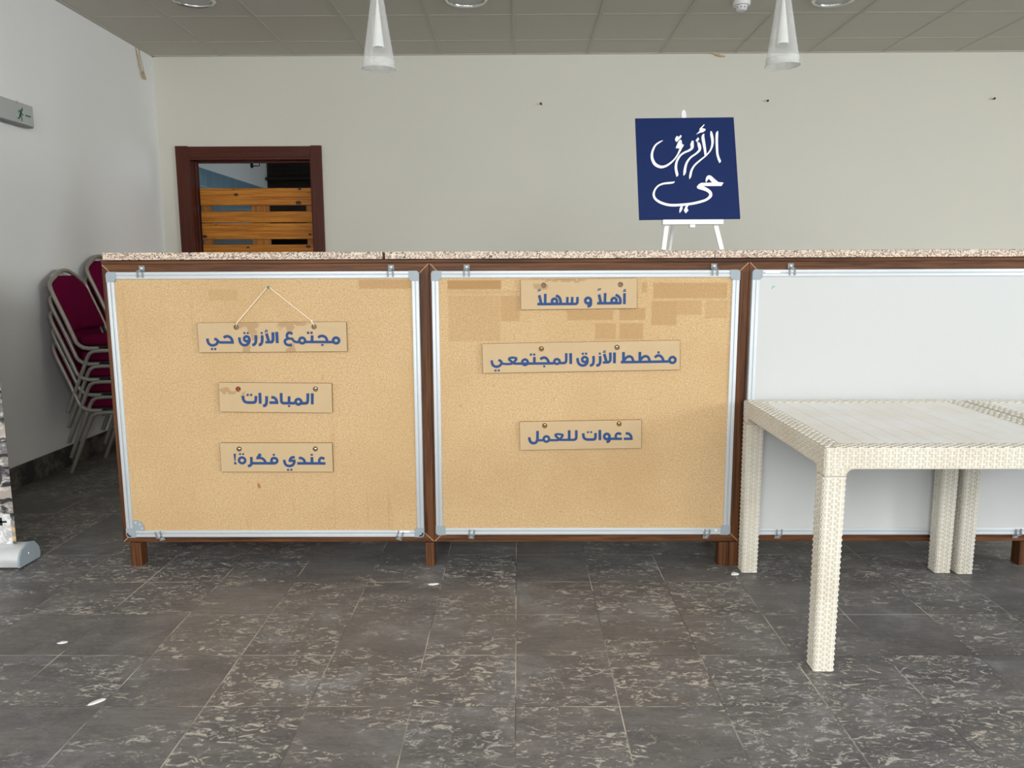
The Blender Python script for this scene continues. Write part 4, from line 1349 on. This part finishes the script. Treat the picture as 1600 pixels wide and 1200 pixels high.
def make_chair():
    t = thing('banquet_chair', 'x', 'chair')
    hw = CWID / 2 - 0.012
    # loop of the back, bent forward into the seat at both lower ends
    out = []
    for z in (0.47, 0.52, 0.60, 0.68, 0.75, 0.785):
        out.append((back_x(z), -hw, z))
    out += [(back_x(0.815), -hw + 0.006, 0.815), (back_x(0.835), -hw + 0.026, 0.835), (back_x(0.885), -0.085, 0.885), (back_x(0.902), -0.045, 0.902), (back_x(0.907), 0, 0.907)]
    low = [(0.150, -hw, 0.412), (0.085, -hw, 0.412), (0.050, -hw, 0.418), (0.024, -hw, 0.434), (0.008, -hw, 0.452)]
    half = low + out
    path = half + [(x, -y, z) for x, y, z in half[-2::-1]]
    b = new()
    tube(b, path, 0.0132, 10)
    build('back_frame', b, M['chair_metal'], t, True, label='champagne grey metal back frame')
    # upholstered back with the hand slot left free above it
    b = new()
    rows = []
    zs = [0.530, 0.545, 0.60, 0.66, 0.72, 0.78, 0.815, 0.842, 0.862, 0.873]
    for zi, z in enumerate(zs):
        w = hw - 0.008
        if z > 0.80:
            w = (hw - 0.012) + ((0.07 - hw) * (z - 0.80) / 0.095)
        row_f, row_b = [], []
        for k in range(11):
            y = -w + 2 * w * k / 10
            e = (1 - abs(2 * k / 10 - 1) ** 4) * min(1.0, zi / 1.5, (len(zs) - 1 - zi) / 1.5)
            row_f.append(b.verts.new((back_x(z) + 0.006 + 0.022 * e, y, z)))
            row_b.append(b.verts.new((back_x(z) - 0.006 - 0.004 * e, y, z)))
        rows.append((row_f, row_b))
    for (f0, b0), (f1, b1) in zip(rows, rows[1:]):
        for k in range(10):
            b.faces.new((f0[k], f0[k + 1], f1[k + 1], f1[k]))
            b.faces.new((b0[k + 1], b0[k], b1[k], b1[k + 1]))
        for k in (0, 10):
            b.faces.new((f0[k], f1[k], b1[k], b0[k]))
    for f0, b0 in (rows[0], rows[-1]):
        for k in range(10):
            b.faces.new((f0[k], f0[k + 1], b0[k + 1], b0[k]))
    build('backrest', b, M['fabric'], t, True, label='maroon upholstered back')
    # seat
    b = new()
    box(b, 0.020, 0.420, -CWID / 2 + 0.028, CWID / 2 - 0.028, 0.428, 0.492, 0.022, 4)
    build('seat', b, M['fabric'], t, True, label='maroon upholstered seat')
    b = new()
    box(b, 0.035, 0.405, -CWID / 2 + 0.04, CWID / 2 - 0.04, 0.414, 0.4279)
    build('seat_pan', b, M['under'], t)
    # legs: tube runs along under the seat and turns down
    for s in (-1, 1):
        y = s * (CWID / 2 - 0.012)
        b = new()
        tube(b, [(0.300, y, 0.400), (0.160, y, 0.398), (0.115, y, 0.394), (0.088, y, 0.380), (0.070, y, 0.352), (0.045, y, 0.295), (-0.085, y, 0.0)], 0.0130, 10)
        build('leg', b, M['chair_metal'], t, True)
        b = new()
        tube(b, [(0.305, y, 0.400), (0.345, y, 0.398), (0.372, y, 0.384), (0.388, y, 0.352), (0.400, y, 0.300), (0.455, y, 0.0)], 0.0115, 10)
        build('leg', b, M['chair_metal'], t, True)
    b = new()
    for x in (0.13, 0.32):
        tube(b, [(x, -CWID / 2 + 0.02, 0.404), (x, CWID / 2 - 0.02, 0.404)], 0.009, 8)
    build('seat_frame', b, M['chair_metal'], t, True)
    return t


chair0 = make_chair()
ORD = ['topmost', 'second from the top', 'third from the top', 'fourth from the top', 'bottom']
first = True
for (sx, sy, n, z0, where, grp) in ((-2.832, 5.095, 5, 0.0, 'in the nearer stack by the left wall', 'chairs in the nearer stack'),
                                    (-2.862, 5.575, 6, 0.0, 'in the farther stack half hidden by the bar', 'chairs in the farther stack')):
    for k in range(n):
        top = n - 1 - k
        loc = (sx + (0.012 if top == 0 else 0.0) + (0.004 if k % 2 else 0), sy + (0.004 if k % 2 else -0.003), z0 + 0.1005 * k)
        if first:
            c = chair0
            c.location = loc
            first = False
        else:
            c = copy_thing(chair0, loc)
        word = ORD[top] if n == 5 else (ORD[:4] + ['fifth from the top', 'bottom'])[top]
        tag(c, 'maroon banquet chair, %s %s' % (word, where), 'chair', grp)

# ------------------------------------------------------------------ pendant lamps over the bar
def pendant(x, y, z, label, tilt):
    t = thing('pendant_lamp', label, 'lamp', (x, y, z), (0, tilt, 0), 'glass pendants over the bar')
    b = new()
    lathe(b, [(0.0065, 0.455), (0.0110, 0.440), (0.0285, 0.272), (0.0500, 0.130), (0.0665, 0.028), (0.0670, 0.012), (0.0705, 0.003), (0.0710, 0.0), (0.0690, 0.0006), (0.0640, 0.012),
              (0.0640, 0.028), (0.0478, 0.130), (0.0265, 0.272), (0.0085, 0.440)], 40)
    sh = build('glass_shade', b, M['glass'], t, True, label='clear glass cone shade')
    b = new()
    lathe(b, [(0.0672, 0.034), (0.0682, 0.024), (0.0678, 0.013), (0.0690, 0.0085), (0.0725, 0.0015), (0.0732, -0.001), (0.0712, -0.0015), (0.0655, 0.007), (0.0632, 0.014), (0.0632, 0.030), (0.0672, 0.034)], 40)
    build('glass_rim', b, M['glass_rim'], sh, True)
    b = new()
    lathe(b, [(0.0001, 0.262), (0.0055, 0.262), (0.0060, 0.255), (0.0235, 0.094), (0.0232, 0.088), (0.0205, 0.088), (0.0200, 0.094)], 28)
    df = build('inner_diffuser', b, M['diffuser'], t, True, label='white inner cone')
    b = new()
    for r in range(5):
        zz = 0.102 + r * 0.0095
        rr = 0.0235 - (zz - 0.094) * (0.0175 / 0.161)
        for k in range(14):
            a = k * 2 * math.pi / 14
            q = new()
            lathe(q, [(0.0001, 0.0005), (0.0010, 0.0003), (0.0012, -0.0006)], 8)
            merge(b, q, Matrix.Translation((rr * math.cos(a), rr * math.sin(a), zz)) @ Matrix.Rotation(a, 4, 'Z') @ Matrix.Rotation(math.pi / 2, 4, 'Y'))
    build('perforations', b, M['chip_grey'], df)
    b = new()
    lathe(b, [(0.0042, 0.262), (0.0042, 0.455)], 12, cap=True)
    build('stem', b, M['diffuser'], t, True)
    b = new()
    tube(b, [(0, 0, 0.455), (-math.tan(tilt) * (ZC - z - 0.475), 0, ZC - z - 0.0)], 0.0022, 8)
    build('cord', b, M['detector'], t, True)
    b = new()
    lathe(b, [(0.0001, ZC - z - 0.035), (0.03, ZC - z - 0.034), (0.042, ZC - z - 0.012), (0.044, ZC - z - 0.006)], 24)
    bmesh.ops.translate(b, verts=b.verts, vec=(-math.tan(tilt) * (ZC - z - 0.475), 0, 0))
    build('canopy', b, M['chrome'], t, True)
    return t


pendant(-0.5795, 3.40, 2.136, 'cone glass pendant lamp hanging on the left, nearer the doorway', 0.0)
pendant(1.1125, 3.40, 2.140, 'cone glass pendant lamp hanging on the right above the whiteboard', math.radians(-1.6))

# ------------------------------------------------------------------ ceiling fittings
for x, y, lb in ((-2.135, 5.39, 'round recessed ceiling light above the doorway side'), (-0.335, 5.42, 'round recessed ceiling light just right of the left pendant'),
                 (2.110, 5.455, 'round recessed ceiling light just right of the right pendant')):
    t = thing('recessed_light', lb, 'ceiling light', (x, y, ZC), (0, 0, 0), 'recessed ceiling lights')
    b = new()
    lathe(b, [(0.142, 0.0), (0.144, -0.007), (0.134, -0.015), (0.121, -0.013), (0.117, -0.004), (0.117, 0.0)], 48)
    build('ring', b, M['chrome'], t, True, label='chrome ring')
    b = new()
    lathe(b, [(0.0001, -0.0075), (0.08, -0.007), (0.1168, -0.0045)], 48)
    build('lens', b, M['lens'], t, True, label='frosted glass lens')
    b = new()
    box(b, -0.006, 0.006, -0.135, -0.122, -0.019, -0.013, 0.001)
    build('catch', b, M['iron'], t)
t = thing('smoke_detector', 'white smoke detector on the ceiling left of the right pendant', 'smoke detector', (1.507, 5.50, ZC))
b = new()
lathe(b, [(0.058, 0), (0.058, -0.022), (0.054, -0.030), (0.0001, -0.031)], 32)
build('base', b, M['detector'], t, True)
b = new()
lathe(b, [(0.040, -0.0312), (0.041, -0.040), (0.036, -0.055), (0.028, -0.062), (0.0001, -0.063)], 32)
build('sensor_head', b, M['detector'], t, True)
b = new()
for k in range(10):
    q = new()
    box(q, 0.0385, 0.0405, -0.005, 0.005, -0.050, -0.040)
    merge(b, q, Matrix.Rotation(k * math.pi / 5, 4, 'Z'))
build('vents', b, M['cap'], t)

# ------------------------------------------------------------------ exit sign on the left wall
t = thing('exit_sign', 'frosted exit sign with a green running figure on the left wall', 'exit sign', (XL, 4.72, 2.18))
b = new()
box(b, XL, XL + 0.030, 4.50, 4.925, 2.198, 2.300, 0.003)
build('housing', b, M['frame_white'], t, off=t.location)
b = new()
box(b, XL + 0.0305, XL + 0.058, 4.49, 4.934, 2.183, 2.307, 0.003)
pn = build('panel', b, M['exit_panel'], t, off=t.location)
b = new()
box(b, XL + 0.020, XL + 0.056, 4.49, 4.926, 2.1745, 2.1825, 0.002)
build('lower_lip', b, M['clip'], t, off=t.location)
b = new()
EX = XL + 0.0584


def ex_stroke(pts, w):
    pts = cat_rom(pts, 4) if len(pts) > 2 else pts
    prev = None
    for i, p in enumerate(pts):
        a, c = pts[max(0, i - 1)], pts[min(len(pts) - 1, i + 1)]
        dy, dz = c[0] - a[0], c[1] - a[1]
        L = math.hypot(dy, dz)
        n = (-dz / L * w / 2, dy / L * w / 2)
        A = b.verts.new((EX, p[0] + n[0], p[1] + n[1]))
        B = b.verts.new((EX, p[0] - n[0], p[1] - n[1]))
        if prev:
            b.faces.new((prev[0], prev[1], B, A))
        prev = (A, B)


b.faces.new([b.verts.new((EX, 4.8251 + 0.0082 * math.cos(k * math.pi / 7), 2.2700 + 0.0088 * math.sin(k * math.pi / 7))) for k in range(14)])
ex_stroke([(4.8185, 2.2620), (4.8080, 2.2430), (4.8000, 2.2240)], 0.0175)
ex_stroke([(4.8120, 2.2575), (4.7935, 2.2565), (4.7875, 2.2440)], 0.0075)
ex_stroke([(4.8120, 2.2500), (4.8210, 2.2400), (4.8350, 2.2380)], 0.0080)
ex_stroke([(4.8015, 2.2290), (4.8140, 2.2214), (4.8150, 2.1985)], 0.0095)
ex_stroke([(4.7990, 2.2290), (4.7905, 2.2128), (4.7745, 2.2100)], 0.0095)
b.faces.new([b.verts.new((EX, y, z)) for y, z in ((4.8534, 2.2442), (4.9058, 2.2443), (4.9045, 2.2355), (4.8521, 2.2350))])
build('running_figure', b, M['exit_green'], t, off=t.location, label='green running figure and bar')
b = new()
box(b, EX - 0.002, EX + 0.002, 4.780, 4.786, 2.296, 2.311)
box(b, EX - 0.002, EX + 0.001, 4.760, 4.784, 2.302, 2.306)
build('tape_bit', b, M['tape'], t, off=t.location)

# ------------------------------------------------------------------ roll-up banner
t = thing('roll_up_banner', 'roll-up banner printed with tumbled stones, standing at the left edge of the photo', 'banner', BANNER)
L2 = t.location
bx0, bx1 = -3.015, -2.245
b = new()
box(b, bx0, bx1 - 0.002, 3.299, 3.3006, 0.080, 2.02)
build('printed_sheet', b, M['banner_print'], t, off=L2)
b = new()
box(b, -2.50, -2.2805, 3.2980, 3.29875, 0.1930, 0.2020)
box(b, -2.337, -2.3005, 3.2980, 3.29875, 0.1800, 0.2170)
build('printed_cross', b, M['black'], t, off=L2, label='black plus sign')
prof = [(3.232, 0.010), (3.230, 0.030), (3.236, 0.056), (3.252, 0.078), (3.285, 0.092), (3.315, 0.098), (3.345, 0.090), (3.372, 0.060), (3.380, 0.030), (3.372, 0.008)]
b = new()
prism(b, [(y, z) for y, z in prof], 'x', bx0, bx1 + 0.040)
build('base', b, M['banner_alu'], t, True, off=L2)
b = new()
cy, cz = 3.305, 0.05
prism(b, [(cy + (y - cy) * 1.03, max(0.003, cz + (z - cz) * 1.06)) for y, z in prof], 'x', bx1 + 0.0402, bx1 + 0.050)
bmesh.ops.bevel(b, geom=list(b.edges), offset=0.0015, segments=2, affect='EDGES')
ec = build('end_cap', b, M['cap'], t, off=L2, label='grey plastic end cap')
q = new()
lathe(q, [(0.0001, 0.003), (0.005, 0.0025), (0.006, 0)], 12)
bmesh.ops.transform(q, matrix=Matrix.Translation((bx1 + 0.050, 3.30, 0.052)) @ Matrix.Rotation(math.pi / 2, 4, 'Y'), verts=q.verts)
build('screw', q, M['screw'], ec, True, off=L2)
for xx in (-2.95, -2.32):
    b = new()
    box(b, xx - 0.02, xx + 0.02, 3.18, 3.44, 0.0, 0.009, 0.002)
    build('foot', b, M['banner_alu'], t, off=L2)
b = new()
box(b, bx0, bx1, 3.292, 3.310, 2.02, 2.045, 0.003)
build('top_bar', b, M['banner_alu'], t, off=L2)
b = new()
tube(b, [(-2.63, 3.325, 0.09), (-2.63, 3.325, 2.03)], 0.009, 10)
build('pole', b, M['banner_alu'], t, True, off=L2)

# ------------------------------------------------------------------ small things on walls and floor
for x, z, lb, a in ((0.2105, 2.672, 'small dark nail in the back wall, left of the blue sign', 0.2), (2.0975, 2.697, 'small dark nail in the back wall, right of the blue sign', -0.9),
                    (3.9817, 2.698, 'small dark nail in the back wall near the right edge of the photo', -0.3)):
    t = thing('nail', lb, 'nail', (x, YB, z), (0, 0, 0), 'nails in the back wall')
    b = new()
    tube(b, [(0, 0.01, 0), (-0.012 * math.cos(a), -0.030, 0.012 * math.sin(a))], 0.0045, 8)
    build('shank', b, M['iron'], t)
    b = new()
    q = new()
    lathe(q, [(0.0001, 0.004), (0.009, 0.003), (0.009, 0.0)], 12)
    merge(b, q, Matrix.Translation((-0.012 * math.cos(a), -0.030, 0.012 * math.sin(a))) @ Matrix.Rotation(math.pi / 2, 4, 'X'))
    build('head', b, M['iron'], t)


def strip(bm, pts, w, th=0.0012):
    """ribbon of tape hanging in the y-z plane just off the left wall"""
    prev = None
    for x, y, z in pts:
        r = [bm.verts.new(c) for c in ((x, y - w / 2, z), (x, y + w / 2, z), (x + th, y + w / 2, z), (x + th, y - w / 2, z))]
        if prev:
            for i in range(4):
                bm.faces.new((prev[i], prev[(i + 1) % 4], r[(i + 1) % 4], r[i]))
        else:
            bm.faces.new(r)
        prev = r
    bm.faces.new(prev)


b = new()
strip(b, [(XL + 0.002, 6.46, 3.072), (XL + 0.008, 6.475, 3.0), (XL + 0.012, 6.50, 2.92), (XL + 0.010, 6.52, 2.845)], 0.014)
strip(b, [(XL + 0.002, 6.515, 3.072), (XL + 0.012, 6.51, 3.0), (XL + 0.018, 6.535, 2.92), (XL + 0.012, 6.56, 2.845)], 0.012)
strip(b, [(XL + 0.012, 6.545, 2.905), (XL + 0.018, 6.560, 2.845)], 0.03)
tag(build('tape_strip', b, M['tape']), 'old tan tape strips hanging from the ceiling corner on the left wall', 'tape')
b = new()
pts = [(1.600, 3.072), (1.650, 3.069), (1.690, 3.052), (1.725, 3.046), (1.722, 3.038), (1.685, 3.040), (1.640, 3.058)]
prism(b, pts, 'y', YB - 0.026, YB - 0.0235)
tag(build('tape_scrap', b, M['tape']), 'scrap of tan tape at the top of the back wall above the blue sign', 'tape')


def flake(x, y, sx, sy, h, mat, label, rot=0.0):
    rnd = random.Random(int(abs(x) * 1000))
    b = new()
    n = 9
    prof = [1 + rnd.uniform(-0.25, 0.2) for _ in range(n)]
    lo = [b.verts.new((sx * prof[k] * math.cos(k * 2 * math.pi / n), sy * prof[k] * math.sin(k * 2 * math.pi / n), 0.0)) for k in range(n)]
    hi = [b.verts.new((v.co.x * 0.75, v.co.y * 0.75, h * rnd.uniform(0.6, 1))) for v in lo]
    for k in range(n):
        b.faces.new((lo[k], lo[(k + 1) % n], hi[(k + 1) % n], hi[k]))
    b.faces.new(lo[::-1])
    c = b.verts.new((0, 0, h))
    for k in range(n):
        b.faces.new((hi[k], hi[(k + 1) % n], c))
    o = build('plaster_flake', b, mat)
    o.location = (x, y, 0)
    o.rotation_euler = (0, 0, rot)
    return tag(o, label, 'flake', 'flakes on the floor')


flake(-1.290, 2.179, 0.026, 0.011, 0.003, M['chip'], 'largest white flake on the floor at the bottom left', 0.75)
flake(-1.615, 2.560, 0.018, 0.010, 0.003, M['chip'], 'small white flake on the floor near the left edge, in front of the banner', 0.1)
flake(-0.358, 3.069, 0.026, 0.010, 0.004, M['chip'], 'white flake on the floor just in front of the middle counter leg', 0.2)
flake(0.930, 3.172, 0.018, 0.012, 0.008, M['chip'], 'white crumb on the floor against the back leg of the nearer table', 0.2)
flake(1.222, 2.856, 0.020, 0.014, 0.006, M['chip_grey'], 'grey mortar flake on the floor under the nearer table', 0.3)
